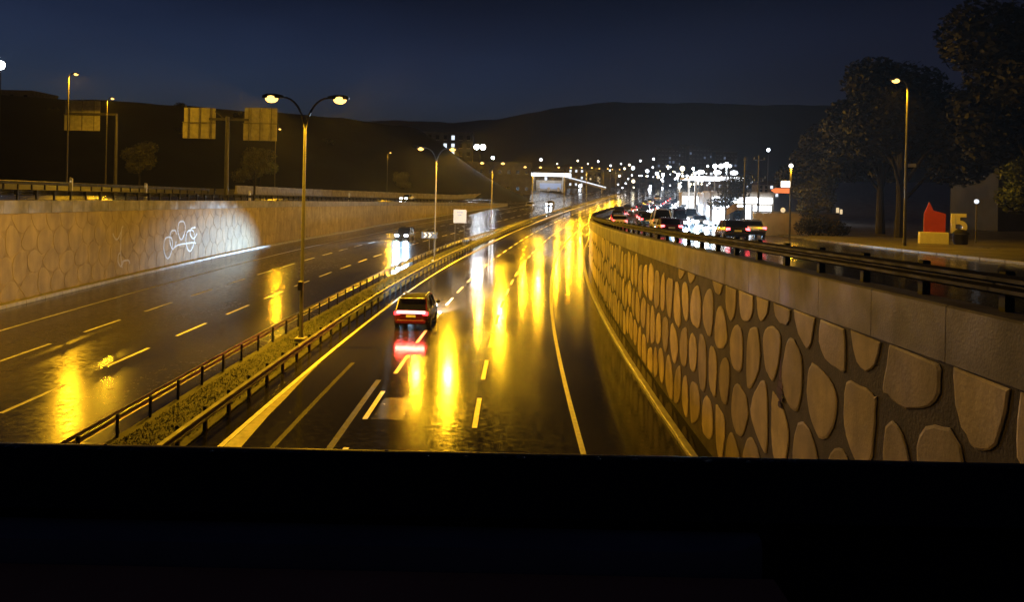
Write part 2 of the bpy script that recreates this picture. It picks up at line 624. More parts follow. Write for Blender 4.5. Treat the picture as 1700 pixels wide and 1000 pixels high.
# the paved road on top, left
struct(ribbon(MB(), dsteps(20, 420), lambda d: WALL_L(d) - 12, lambda d: WALL_L(d) - 1.2, lambda d: gl(d, 12) + 0.006, lambda d: gl(d, 1.2) + 0.006, 2).build('road_upper_left', 'asphalt_left'))

# kerbs: real stones in rows
def kerb_row(parent, lf, zf, d0, d1, step, w, h, material, side):
    for d in drange(d0, d1, step)[:-1]:
        m = d + step / 2
        hd = heading(lf, m)
        L = step / math.cos(hd) - 0.03
        key = ('kerb', round(step, 2), w, h, material)
        if key not in CACHE:
            CACHE[key] = MB().bbox((0, 0, h / 2 - 0.06), (w, step - 0.025, h + 0.12), 0.02).mesh('kerb_stone', material)
        o = place('kerb_stone', CACHE[key], parent, (lf(m) + side * w / 2, m, zf(m)), -hd)
        o.rotation_euler = (math.atan2(zf(m + 1) - zf(m - 1), 2), 0, -hd)


CACHE = {}
kerb_row(road_r, lat_r(5.05), zr, 10, 130, 2.0, 0.22, 0.14, 'kerb_stone', 1)
kerb_row(road_l, lat_l(-15.35), zl, 34, 230, 2.0, 0.35, 0.2, 'kerb_stone', -1)
kerb_row(road_s, svc(22.0), zs, 26, 120, 2.0, 0.2, 0.13, 'paving', -1)


# painted markings
def stripe(parent, name, lf, zf, d0, d1, w, material, step=2.0, lift=0.004):
    ds = drange(d0, d1, step)
    mb = MB()
    top = [[(lf(d) + s * w / 2, d, zf(d) + lift) for s in (-1, 1)] for d in ds]
    vs = [p for r in top for p in r]
    fs = [(2 * k, 2 * k + 1, 2 * k + 3, 2 * k + 2) for k in range(len(ds) - 1)]
    mb.add(vs, fs)
    return mb.build(name, material, parent)


stripe(road_r, 'edge_line', lat_r(-8.0), zr, 4, 420, 0.17, 'paint_white', 3)
stripe(road_r, 'edge_line', lat_r(2.15), zr, 4, 420, 0.16, 'paint_white', 3)
stripe(road_l, 'edge_line', lat_l(-12.0), zl, 20, 420, 0.16, 'paint_white', 3)
stripe(road_l, 'edge_line', lat_l(-0.55), zl, 20, 420, 0.12, 'paint_worn', 3)
# dashes: measured from the photograph, about 3.5 m long every 6.5 m
for lf, zf, par, start, w in ((lat_r(-4.5), zr, road_r, 25.8, 0.16), (lat_r(-1.0), zr, road_r, 25.1, 0.16), (lat_l(-8.4), zl, road_l, 31.1, 0.15), (lat_l(-4.2), zl, road_l, 24.2, 0.15)):
    d = start - 13.0
    while d < 260:
        stripe(par, 'lane_dash', lf, zf, d, d + 3.6, w, 'paint_white', 1.8)
        d += 6.45
for b0 in (10.5, 14.0, 17.6):
    d = 24.0
    while d < 220:
        stripe(road_s, 'lane_dash', svc(b0), zs, d, d + 3.0, 0.12, 'paint_worn', 1.5)
        d += 8.0
stripe(road_s, 'edge_line', svc(21.2), zs, 20, 260, 0.12, 'paint_worn', 3)
# wet sheen painted as a pale wedge beside the yellow line, old ground-off lines, repair patches
ribbon(MB(), drange(14, 34, 2), lat_r(-7.9), lambda d: -7.88 + 0.9 * ((34 - d) / 20) ** 1.2 + .06 * math.sin(d * 2.1) * (34 - d) / 20 + S(d), lambda d: zr(d) + .003, lambda d: zr(d) + .003, 1).build('sheen_wedge', 'painted_sheen', road_r)
stripe(road_r, 'worn_line', lat_r(-6.55), zr, 12, 34, 0.16, 'paint_worn', 2)
stripe(road_r, 'worn_line', lat_r(-4.95), zr, 12, 31, 0.2, 'paint_worn', 2)
for (x0, x1, d0, d1) in ((-4.3, -3.3, 25.7, 28.4),):
    ds = drange(d0, d1, 1.5)
    ribbon(MB(), ds, lat_r(x0), lat_r(x1), lambda d: zr(d) + 0.002, lambda d: zr(d) + 0.002).build('asphalt_patch', 'asphalt_patch', road_r)

# ------------------------------------------------------------------ retaining walls with big rounded stones
def clip_poly(poly, nx, ny, c):
    out = []
    for i in range(len(poly)):
        a, b = poly[i], poly[(i + 1) % len(poly)]
        da, db = nx * a[0] + ny * a[1] - c, nx * b[0] + ny * b[1] - c
        if da <= 0:
            out.append(a)
        if (da < 0 < db) or (db < 0 < da):
            t = da / (da - db)
            out.append((a[0] + (b[0] - a[0]) * t, a[1] + (b[1] - a[1]) * t))
    return out


def chaikin(poly):
    out = []
    for i in range(len(poly)):
        a, b = poly[i], poly[(i + 1) % len(poly)]
        out.append((a[0] * .75 + b[0] * .25, a[1] * .75 + b[1] * .25))
        out.append((a[0] * .25 + b[0] * .75, a[1] * .25 + b[1] * .75))
    return out


def cells(s0, s1, zlo, zhi, cw, ch, rng, gap):
    """rounded Voronoi stones in wall coordinates (s along, z up)"""
    seeds = []
    rows = int(math.ceil((max(zhi(s0), zhi(s1)) - min(zlo(s0), zlo(s1))) / ch)) + 2
    zb = min(zlo(s0), zlo(s1)) - ch * 0.5
    k = 0
    s = s0
    while s < s1:
        for r in range(rows):
            seeds.append((s + (0.5 * cw if r % 2 else 0) + rng.uniform(-.27, .27) * cw, zb + r * ch + rng.uniform(-.24, .24) * ch))
        s += cw
    out = []
    for i, (x, y) in enumerate(seeds):
        if y < zlo(x) - 0.2 * ch or y > zhi(x) + 0.2 * ch:
            continue
        poly = [(x - 2, y - 2), (x + 2, y - 2), (x + 2, y + 2), (x - 2, y + 2)]
        for j in range(max(0, i - 3 * rows), min(len(seeds), i + 3 * rows)):
            if j == i:
                continue
            nx, ny = seeds[j][0] - x, seeds[j][1] - y
            dd = math.hypot(nx, ny)
            if dd > 3.2:
                continue
            nx, ny = nx / dd, ny / dd
            g = gap * (0.8 + 0.5 * ((i * 7 + j * 7) % 5) / 5)
            poly = clip_poly(poly, nx, ny, nx * x + ny * y + dd / 2 - g)
            if len(poly) < 3:
                break
        if len(poly) < 3:
            continue
        poly = chaikin(poly)
        poly = chaikin(poly)
        poly = clip_poly(poly, 0, 1, zhi(x) - 0.05)
        poly = clip_poly(poly, 0, -1, -(zlo(x) + 0.05))
        if len(poly) < 5:
            continue
        poly = [(x + (a - x) * q, y + (b - y) * q) for a, b in poly for q in (1 + rng.uniform(-.035, .025),)]
        xs = [p[0] for p in poly]
        ys = [p[1] for p in poly]
        if max(xs) - min(xs) < 0.3 or max(ys) - min(ys) < 0.25:
            continue
        out.append(((sum(xs) / len(xs), sum(ys) / len(ys)), poly))
    return out


def stone_mesh(mb, poly, lf, nrm, proud, inset):
    """raise the outline off the wall face: nrm is the sign of X pointing out of the wall"""
    cx = sum(p[0] for p in poly) / len(poly)
    cy = sum(p[1] for p in poly) / len(poly)

    def w(p, off, sh):
        s, z = cx + (p[0] - cx) * sh, cy + (p[1] - cy) * sh
        return (lf(s) + nrm * off, s, z)
    rings = [[w(p, -0.03, 1.0) for p in poly], [w(p, proud * 0.55, 1.0) for p in poly], [w(p, proud, inset) for p in poly]]
    mb.loft(rings)


def retaining_wall(name, label, lf, nrm, zb, zc, d0, d1, cop_h, cw, ch, gap, proud, mats, group=None, maxparts=300, cop_step=2.2):
    root = thing(name, label, 'wall', (lf(d0), d0, zb(d0)), 0, group)
    inv = Matrix.Translation((-lf(d0), -d0, -zb(d0)))

    def fin(mb, nm, m, par=root, smooth=False):
        mb.v = [tuple(inv @ Vector(p)) for p in mb.v]
        return mb.build(nm, m, par, smooth)
    ds = drange(d0, d1, 2.0)
    body = MB()
    sec = []
    for d in ds:
        x = lf(d)
        zt = zc(d) - 0.05
        sec.append([(x, d, zb(d) - 0.5), (x - nrm * 0.45, d, zb(d) - 0.5), (x - nrm * 0.45, d, zt), (x, d, zt)])
    body.loft(sec)
    bo = fin(body, 'wall_face', mats[0])
    # coping slabs
    for d in drange(d0, d1, cop_step)[:-1]:
        a, b = d + 0.012, d + cop_step - 0.012
        secs = []
        for q in (a, (a + b) / 2, b):
            x, t = lf(q), zc(q)
            f = 0.075
            secs.append([(x + nrm * f, q, t - cop_h), (x + nrm * f, q, t - 0.03), (x + nrm * (f - 0.03), q, t), (x - nrm * 0.43, q, t), (x - nrm * 0.47, q, t - 0.03), (x - nrm * 0.47, q, t - cop_h)])
        fin(MB().loft(secs), 'coping_slab', mats[2])
    rng = random.Random(11 if nrm < 0 else 23)
    cs = cells(d0 + 0.3, d1 - 0.3, lambda s: zb(s) + 0.03, lambda s: zc(s) - cop_h, cw, ch, rng, gap)
    cs.sort(key=lambda c: c[0][0])
    rest = MB()
    for k, (c, poly) in enumerate(cs):
        if k < maxparts:
            mb = MB()
            stone_mesh(mb, poly, lf, nrm, proud, 0.93)
            fin(mb, 'stone', mats[1])
        else:
            stone_mesh(rest, poly, lf, nrm, proud, 0.93)
    if rest.v:
        o = fin(rest, 'stones_far', mats[1])
        o['kind'] = 'stuff'
    return root


wall_r = retaining_wall('retaining_wall', 'tall concrete retaining wall with pale rounded stones in dark joints, right of the road', WALL_R, -1, zr, cop_r, 4, 188, 0.75, 1.42, 1.45, 0.125, 0.024,
                        ('wall_mortar_right', 'wall_stone_right', 'concrete_coping'), maxparts=298)
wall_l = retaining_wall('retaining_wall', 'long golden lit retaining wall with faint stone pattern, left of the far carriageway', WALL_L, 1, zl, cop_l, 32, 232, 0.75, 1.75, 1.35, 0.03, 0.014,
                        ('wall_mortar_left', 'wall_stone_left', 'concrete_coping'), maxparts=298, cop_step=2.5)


# ------------------------------------------------------------------ guard rails
def wbeam(L, h=0.31, dep=0.08):
    pr = [(0, -h / 2), (dep, -h * .36), (dep, -h * .18), (0, -h * .04), (0, h * .04), (dep, h * .18), (dep, h * .36), (0, h / 2)]
    full = pr + [(x - 0.012, z) for x, z in reversed(pr)]
    return MB().loft([[(x, -L / 2, z) for x, z in full], [(x, L / 2, z) for x, z in full]])


def guard_rail(name, label, lf, zf, d0, d1, face, beam_m, post_m, top=0.75, post_w=0.1, step=2.0, double=False, pad=None, wide=None):
    """face = sign of X that the beam faces; posts stand behind it"""
    root = thing(name, label, 'guard rail', (lf(d0), d0, zf(d0)))
    o0 = Vector(root.location)
    bm4 = wbeam(step * 2 + 0.06, wide or 0.31).mesh('beam', beam_m)
    pm = MB().bbox((0, 0, top / 2 - 0.1), (post_w, post_w * 1.3, top + 0.2), 0.012).mesh('post', post_m)
    sp = MB().bbox((0, 0, 0), (0.11, 0.16, 0.24), 0.012).mesh('spacer', post_m)
    n = int((d1 - d0) / step)
    for k in range(n + 1):
        d = d0 + k * step
        hd = heading(lf, d)
        rx = math.atan2(zf(d + 1) - zf(d - 1), 2)
        p = Vector((lf(d) - face * 0.16, d, zf(d))) - o0
        place('post', pm, root, p, -hd)
        if not double and post_w > .08:
            place('spacer', sp, root, Vector((lf(d) - face * 0.07, d, zf(d) + top - 0.16)) - o0, -hd)
        if k % 2 == 0 and k + 2 <= n:
            m = d + step
            hd = heading(lf, m)
            rx = math.atan2(zf(m + 1) - zf(m - 1), 2)
            for zz in ([top - 0.16] if not double else [top - 0.16]):
                b = place('beam', bm4, root, Vector((lf(m), m, zf(m) + zz)) - o0)
                b.rotation_euler = (rx, 0, -hd) if face > 0 else (-rx, 0, math.pi - hd)
    return root


guard_rail('guard_rail', 'low steel guard rail on the median beside the far carriageway, bright beam between posts', lat_l(0.1), zl, 16, 216, -1, 'galvanised', 'rail_black', top=0.66, post_w=.07)
guard_rail('guard_rail', 'dark guard rail on the median beside the near carriageway and its yellow line', lat_r(-8.75), lambda d: zr(d) + 0.02, 14, 216, 1, 'galvanised_old', 'rail_black', top=0.76)
guard_rail('guard_rail', 'black guard rail standing on top of the patterned right retaining wall', lambda d: WALL_R(d) + 0.2, cop_r, 6, 186, -1, 'rail_black', 'rail_black', top=0.50, post_w=0.12, wide=0.25)
guard_rail('guard_rail', 'dark guard rail along the top of the golden left wall', lambda d: WALL_L(d) - 0.2, cop_l, 34, 230, -1, 'rail_black', 'rail_black', top=0.6)
guard_rail('guard_rail', 'second guard rail set back behind the left wall beside the upper road', lambda d: WALL_L(d) - 12.6, lambda d: gl(d, 12.6), 40, 110, 1, 'galvanised_old', 'rail_black', top=0.75)

# grass on the median
gm = MB()
rg = random.Random(5)
for k in range(34000):
    d = 14 + 110 * rg.random() ** 1.6
    t = rg.uniform(0.12, 0.9)
    x = LR(d) * (1 - t) + RL(d) * t
    z = (zl(d) + 0.03) * (1 - t) + (zr(d) + 0.05) * t
    h = rg.uniform(0.02, 0.075)
    a = rg.uniform(0, math.pi)
    w = rg.uniform(0.01, 0.026)
    lx, ly = rg.uniform(-.08, .08), rg.uniform(-.08, .08)
    gm.add([(x - w * math.cos(a), d - w * math.sin(a), z - 0.01), (x + w * math.cos(a), d + w * math.sin(a), z - 0.01), (x + lx, d + ly, z + h)], [(0, 1, 2)])
go = bpy.data.objects.new('median_grass', None)
me = bpy.data.meshes.new('median_grass')
me.from_pydata(gm.v, [], gm.f)
me.materials.append(M['grass'])
go = place('median_grass', me)
go['kind'] = 'stuff'
tag(go, 'short wet grass growing on the median strip between the rails', 'grass')


# ------------------------------------------------------------------ street lamps
def head_parts(root, x, z, side, y=0.0, lens='lamp_sodium', sc=1.25):
    """cobra head: tapered housing with a glass bowl below; side = sign of X it reaches out to"""
    rings = []
    for t, w, h0, h1 in ((0, .05, -.03, .05), (.12, .09, -.05, .08), (.35, .15, -.06, .11), (.62, .15, -.06, .10), (.78, .08, -.05, .05)):
        q = x + side * t * sc
        rings.append([(q, y - w * sc, z + h0 * sc), (q, y + w * sc, z + h0 * sc), (q, y + w * .7 * sc, z + h1 * sc), (q, y - w * .7 * sc, z + h1 * sc)])
    h = MB().loft(rings).build('lamp_head', 'pole_dark', root)
    MB().sphere((x + side * .45 * sc, y, z - .07 * sc), .21 * sc, 12, 6, 1.15, 0.9, 0.72).build('lamp_bowl', lens, h, True)
    return x + side * .45 * sc


def median_lamp(d, label, power, rz=0.0, lens='lamp_sodium', H=11.4, group=None, right=2.5):
    x = (lat_l(0.1)(d) + lat_r(-8.75)(d)) / 2 + 0.1
    z = (zl(d) + zr(d)) / 2
    r = thing('street_lamp', label, 'street lamp', (x, d, z), rz, group)
    MB().tube([(0, 0, -.3), (0, 0, .25), (0, 0, .3), (0, 0, H - 1.4)], [.13, .13, .095, .06], 12).build('pole', 'pole_steel', r, True)
    MB().bbox((0, 0, .12), (.5, .5, .2), .02).build('base_block', 'concrete', r)
    MB().bbox((-.02, -.17, 2.6), (.24, .18, .42), .02).build('junction_box', 'pole_dark', r)
    for s in (-1, 1):
        pts = []
        for k in range(9):
            t = k / 8
            pts.append((s * (0.02 + 1.02 * t ** 1.5), 0, H - 1.55 + 1.35 * math.sin(t * math.pi / 2)))
        MB().tube(pts, [.06 - .02 * k / 8 for k in range(9)], 8).build('arm', 'pole_steel', r, True)
        lx = head_parts(r, s * 1.0, H - .19, s, 0, lens)
        if power:
            spot('street_lamp_light', r, (lx, 0, H - .48), power * (right if s > 0 else 1.0), SODIUM, 177, 0.06, 0.2, (s * .58, 0, -1))
    return r


def side_lamp(x, d, z, H, reach, label, power, lens='lamp_sodium', group=None, sc=1.0, name='street_lamp', col=SODIUM, cone=177):
    r = thing(name, label, 'street lamp', (x, d, z), 0, group)
    MB().tube([(0, 0, -.3), (0, 0, .3), (0, 0, H - .5)], [.12, .10, .065], 12).build('pole', 'pole_steel', r, True)
    s = 1 if reach > 0 else -1
    a = abs(reach)
    pts = [(s * a * t, 0, H - .55 + .5 * math.sin(t * math.pi / 2)) for t in (0, .15, .35, .6, 1)]
    MB().tube(pts, .05, 8).build('arm', 'pole_steel', r, True)
    lx = head_parts(r, s * a * .98, H - .04, s, 0, lens, sc)
    if power:
        spot('street_lamp_light', r, (lx, 0, H - .36 * sc), power, col, cone, 0.06 if cone > 150 else .3, 0.22)
    return r


PW = 15000
median_lamp(37.2, 'tall double armed street lamp on the median, nearest the camera', PW * 1.1, right=.5)
median_lamp(80, 'second double armed street lamp along the median, behind the chevron board', PW)
median_lamp(122, 'third double armed street lamp along the median', PW * .9)
median_lamp(165, 'fourth double armed street lamp along the median, small in the distance', PW * .9)
for d in (208, 252, 300, 350):
    median_lamp(d, 'small double armed street lamp far along the curving median', PW * .8 if d < 260 else PW * .6, group='far lamps on the median')

side_lamp(-49.3, 90, gl(90, 21), 12.2, 0.35, 'tall street lamp at far left, highest of the lamps above the left wall', 7500)
side_lamp(-57.5, 115, gl(115, 28), 12.4, 0.3, 'street lamp beside the two panel sign back at far left', 4500)
side_lamp(-47.0, 161, gl(161, 24), 12.4, 0.35, 'street lamp just right of the wide sign backs', 4500)
side_lamp(-35.2, 229, gl(229, 20), 12.2, 0.3, 'small street lamp on the dark bank right of the nearest median lamp', 3500)
side_lamp(-26.0, 305, gl(305, 20) + 1, 12.0, 0.3, 'tiny street lamp below the block with lit windows', 4000)
rl = side_lamp(24.2, 50, zs(50) + .12, 10.3, -0.3, 'street lamp on the right by the service road, small plate on its pole', 3600, cone=132)
MB().bbox((.33, 0, 5.0), (.55, .04, .22), .01).build('name_plate', 'sign_white', rl)


# ------------------------------------------------------------------ sign gantries seen from behind
def sign_back(root, x0, x1, z0, z1, y=0.0, split=0.52):
    """aluminium planks with ribs, an upper and a lower row"""
    zm = z0 + (z1 - z0) * split
    for a, b, ins in ((z0, zm - .03, 0.0), (zm + .03, z1, 0.12)):
        n = 4
        w = (x1 - x0 - ins) / n
        for k in range(n):
            MB().bbox((x0 + ins + w * (k + .5), y + .04, (a + b) / 2), (w - .02, .05, b - a), .012).build('panel', 'sign_back', root)
    for k in range(3):
        xx = x0 + (x1 - x0) * (k + .5) / 3
        MB().box((xx, y - .03, (z0 + z1) / 2), (.08, .08, z1 - z0 + .1)).build('rib', 'sign_rib', root)
    MB().box((((x0 + x1) / 2), y - .09, zm), (x1 - x0 + .1, .06, .09)).build('rail', 'sign_rib', root)


ga = thing('sign_gantry', 'T shaped sign mast carrying two square sign backs above the left wall', 'sign', (-33.4, 95, gl(95, 5)))
zb = ga.location.z
MB().tube([(0, 0, -.3), (0, 0, 8.6 + EYE - zb - .55)], [.26, .22], 12).build('mast', 'pole_steel', ga, True)
ah = EYE + 7.75 - zb
MB().box((.1, .12, ah), (4.6, .2, .26)).build('crossbeam', 'pole_steel', ga)
MB().tube([(-1.5, .12, ah + .9), (-.5, .12, ah + .12)], .07, 8).build('brace', 'pole_steel', ga, True)
sign_back(ga, -5.35, -1.5, EYE + 5.45 - zb, EYE + 9.05 - zb, .3)
sign_back(ga, 1.75, 5.7, EYE + 5.35 - zb, EYE + 9.2 - zb, .3)
gb = thing('sign_gantry', 'older cantilever sign mast with one dim two row sign back, far left', 'sign', (-61.0, 125, gl(125, 30)))
zb = gb.location.z
MB().tube([(0, 0, -.3), (0, 0, EYE + 10.7 - zb)], [.26, .2], 12).build('mast', 'pole_steel', gb, True)
MB().box((-3.6, -.3, EYE + 10.55 - zb), (7.6, .25, .3)).build('crossbeam', 'pole_dark', gb)
sign_back(gb, -8.1, -2.6, EYE + 8.0 - zb, EYE + 12.6 - zb, .1)

# sign and chevron board on the median
xm = (lat_l(.1)(96) + lat_r(-8.75)(96)) / 2
ms = thing('road_sign', 'square white road sign with small blue lettering on the median', 'sign', (xm + .1, 96, (zl(96) + zr(96)) / 2))
for s in (-.55, .55):
    MB().tube([(s, .06, -.3), (s, .06, 4.8)], .05, 8).build('post', 'pole_steel', ms, True)
MB().bbox((0, 0, 4.05), (1.55, .06, 1.6), .02).build('panel', 'sign_grey', ms)
for i, (bx, bz, bw) in enumerate(((-.25, 4.5, .16), (-.02, 4.5, .16), (.22, 4.5, .2), (-.2, 4.18, .1), (.05, 4.18, .26))):
    MB().box((bx, -.036, bz), (bw, .012, .13)).build('lettering', 'sign_blue', ms)
xc = lat_l(0.1)(87) - .75
cb = thing('chevron_board', 'small black board with three white chevrons beside the median rail', 'sign', (xc, 87, zl(87)))
MB().tube([(0, .06, -.3), (0, .06, 2.35)], .045, 8).build('post', 'pole_steel', cb, True)
MB().bbox((0, 0, 2.05), (1.75, .05, .72), .015).build('panel', 'sign_black', cb)
for k in range(3):
    x0 = -.62 + k * .48
    q = [(x0, 1.8), (x0 + .16, 1.8), (x0 + .36, 2.05), (x0 + .16, 2.3), (x0, 2.3), (x0 + .2, 2.05)]
    MB().loft([[(a, -.030, b) for a, b in q], [(a, -.042, b) for a, b in q]]).build('chevron', 'sign_white', cb)
xb = lat_l(0.1)(104)
wb = thing('crash_cushion', 'white plastic crash cushion at the tip of the median kerb', 'barrier', (xb + .5, 104, (zl(104) + zr(104)) / 2))
MB().loft([[(-.35 * a, y, 0), (.35 * a, y, 0), (.3 * a, y, .75 * h), (.18 * a, y, .95 * h), (-.18 * a, y, .95 * h), (-.3 * a, y, .75 * h)] for y, a, h in ((-1.6, .55, .6), (-1.3, .9, .9), (1.2, 1.2, 1.0), (1.5, 1.1, .9))]).build('body', 'sign_white', wb, True)
for y in (-.7, .2, 1.0):
    MB().box((0, y, .5), (.86, .06, .5)).build('band', 'sign_rib', wb)


# ------------------------------------------------------------------ vehicles
def ring(y, w, zl_, zh, crown=0.02):
    h = zh - zl_
    half = [(-w * .86, zl_), (-w * .97, zl_ + .10 * h), (-w, zl_ + .42 * h), (-w * .985, zl_ + .70 * h), (-w * .93, zl_ + .92 * h), (-w * .78, zh)]
    r = [(x, y, z) for x, z in half] + [(0, y, zh + crown)] + [(-x, y, z) for x, z in reversed(half)] + [(0, y, zl_)]
    return r


CAR_MESH = {}


def car_meshes(kind, paint):
    key = (kind, paint)
    if key in CAR_MESH:
        return CAR_MESH[key]
    P = {}
    if kind == 'suv':
        L, W, Hh, belt = 4.5, .93, 1.66, 1.02
        prof = [(-2.28, .46, .76, .70), (-2.25, .40, .90, .80), (-2.18, .34, 1.0, .87), (-2.05, .29, 1.03, .915), (-1.9, .27, 1.04, .93), (-1.2, .22, 1.03, .94), (.6, .22, 1.0, .94), (1.2, .22, .98, .94), (1.9, .26, .90, .92), (2.2, .34, .78, .86), (2.27, .42, .68, .78)]
        cab = [(-2.08, 1.0, .80, 1.02), (-1.72, 1.0, .84, 1.58), (-1.2, 1.0, .86, 1.64), (-.1, 1.0, .87, 1.66), (.35, 1.0, .87, 1.60), (1.22, .97, .86, .99)]
    elif kind == 'van':
        L, W, Hh, belt = 5.2, .98, 2.2, 1.15
        prof = [(-2.6, .4, 1.1, .95), (-2.55, .3, 1.16, .97), (-1.2, .24, 1.16, .98), (1.4, .24, 1.12, .98), (2.2, .28, 1.02, .95), (2.55, .36, .82, .88), (2.6, .42, .7, .8)]
        cab = [(-2.55, 1.14, .9, 1.2), (-2.48, 1.14, .92, 2.1), (-1.0, 1.14, .93, 2.2), (.8, 1.14, .93, 2.2), (1.2, 1.14, .92, 2.1), (2.05, 1.04, .88, 1.08)]
    else:
        L, W, Hh, belt = 4.4, .89, 1.45, .92
        prof = [(-2.2, .42, .72, .8), (-2.12, .33, .9, .86), (-1.7, .25, .96, .88), (-1.1, .2, .95, .89), (.5, .2, .92, .89), (1.2, .2, .88, .89), (1.9, .25, .78, .87), (2.15, .33, .68, .82), (2.22, .4, .6, .74)]
        cab = [(-1.75, .93, .76, .95), (-1.15, .93, .79, 1.36), (-.7, .93, .8, 1.43), (-.1, .93, .8, 1.45), (.3, .92, .8, 1.40), (1.1, .87, .8, .89)]
    body = MB().loft([ring(y, w, a, b) for y, a, b, w in prof])
    P['body'] = body.mesh('body', paint, True)
    # glass house, slightly inset, then roof and pillars in body colour over it
    gr_ = []
    for y, zb_, w, zt in cab:
        t = max(zt, zb_ + .02)
        tw = w * (1 - .22 * (t - zb_) / .6 * .8)
        gr_.append([(-w * .98, y, zb_ - .06), (-tw, y, t - .03), (-tw * .8, y, t), (tw * .8, y, t), (tw, y, t - .03), (w * .98, y, zb_ - .06)])
    P['glass'] = MB().loft(gr_).mesh('window_glass', 'car_glass', True)
    rf = []
    roof_m = 'roof_matt' if kind == 'suv' else paint
    for y, zb_, w, zt in cab[1:-1]:
        tw = w * (1 - .22 * (zt - zb_) / .6 * .8)
        rf.append([(-tw * 1.02, y, zt - .05), (-tw * .83, y, zt + .018), (0, y, zt + .03), (tw * .83, y, zt + .018), (tw * 1.02, y, zt - .05), (0, y, zt - .02)])
    P['roof'] = MB().loft(rf).mesh('roof', roof_m, True)
    pil = []
    for s in (-1, 1):
        for a, b in ((cab[0], cab[1]), (cab[-1], cab[-2])):
            def pt(c, top):
                y, zb_, w, zt = c
                t = max(zt, zb_ + .02)
                tw = w * (1 - .22 * (t - zb_) / .6 * .8)
                return (s * (tw if top else w * .985) * 1.004, y, t if top else zb_)
            pil.append(MB().tube([pt(a, False), pt(b, True)], .05, 6).mesh('pillar', paint, True))
        ymid = -.3
        zb_, zt, w = cab[2][1], cab[3][3], cab[3][2]
        tw = w * (1 - .22 * (zt - zb_) / .6 * .8)
        pil.append(MB().tube([(s * w * .985, ymid, zb_), (s * tw * 1.0, ymid, zt - .03)], .045, 6).mesh('pillar', 'trim_black', True))
    P['pillars'] = pil
    r = .34 if kind != 'van' else .36
    ty = []
    for rr, xx in ((r * .62, -.10), (r * .95, -.11), (r, -.08), (r, .08), (r * .95, .11), (r * .62, .10)):
        ty.append([(xx, rr * math.cos(2 * math.pi * i / 18), rr * math.sin(2 * math.pi * i / 18)) for i in range(18)])
    P['tyre'] = MB().loft(ty).mesh('tyre', 'rubber', True)
    rm = MB()
    rm.loft([[(.112 * s_, r * .6 * q * math.cos(2 * math.pi * i / 18), r * .6 * q * math.sin(2 * math.pi * i / 18)) for i in range(18)] for s_, q in ((-1, 1), (-1, .98), (1, .98), (1, 1))])
    P['rim'] = rm.mesh('rim', 'rim', True)
    P['dims'] = (L, W, Hh, belt, r, prof, cab)
    P['bumper_r'] = MB().bbox((0, prof[0][0] - .02, .45), (W * 1.72, .16, .26), .07).mesh('bumper', paint if kind == 'suv' else 'trim_black')
    P['bumper_f'] = MB().bbox((0, prof[-1][0] - .03, .45), (W * 1.6, .16, .24), .05).mesh('bumper', 'trim_black')
    P['plate'] = MB().bbox((0, 0, 0), (.5, .02, .12), .006).mesh('number_plate', 'plate')
    P['mirror'] = MB().sphere((0, 0, 0), .12, 8, 5, 1.0, .55, .75).mesh('mirror', 'trim_black', True)
    P['lamp'] = {}
    CAR_MESH[key] = P
    return P


def lamp_mesh(w, h, m):
    key = ('lampm', w, h, m)
    if key not in CACHE:
        CACHE[key] = MB().bbox((0, 0, 0), (w, .08, h), .025).mesh('lamp', m)
    return CACHE[key]


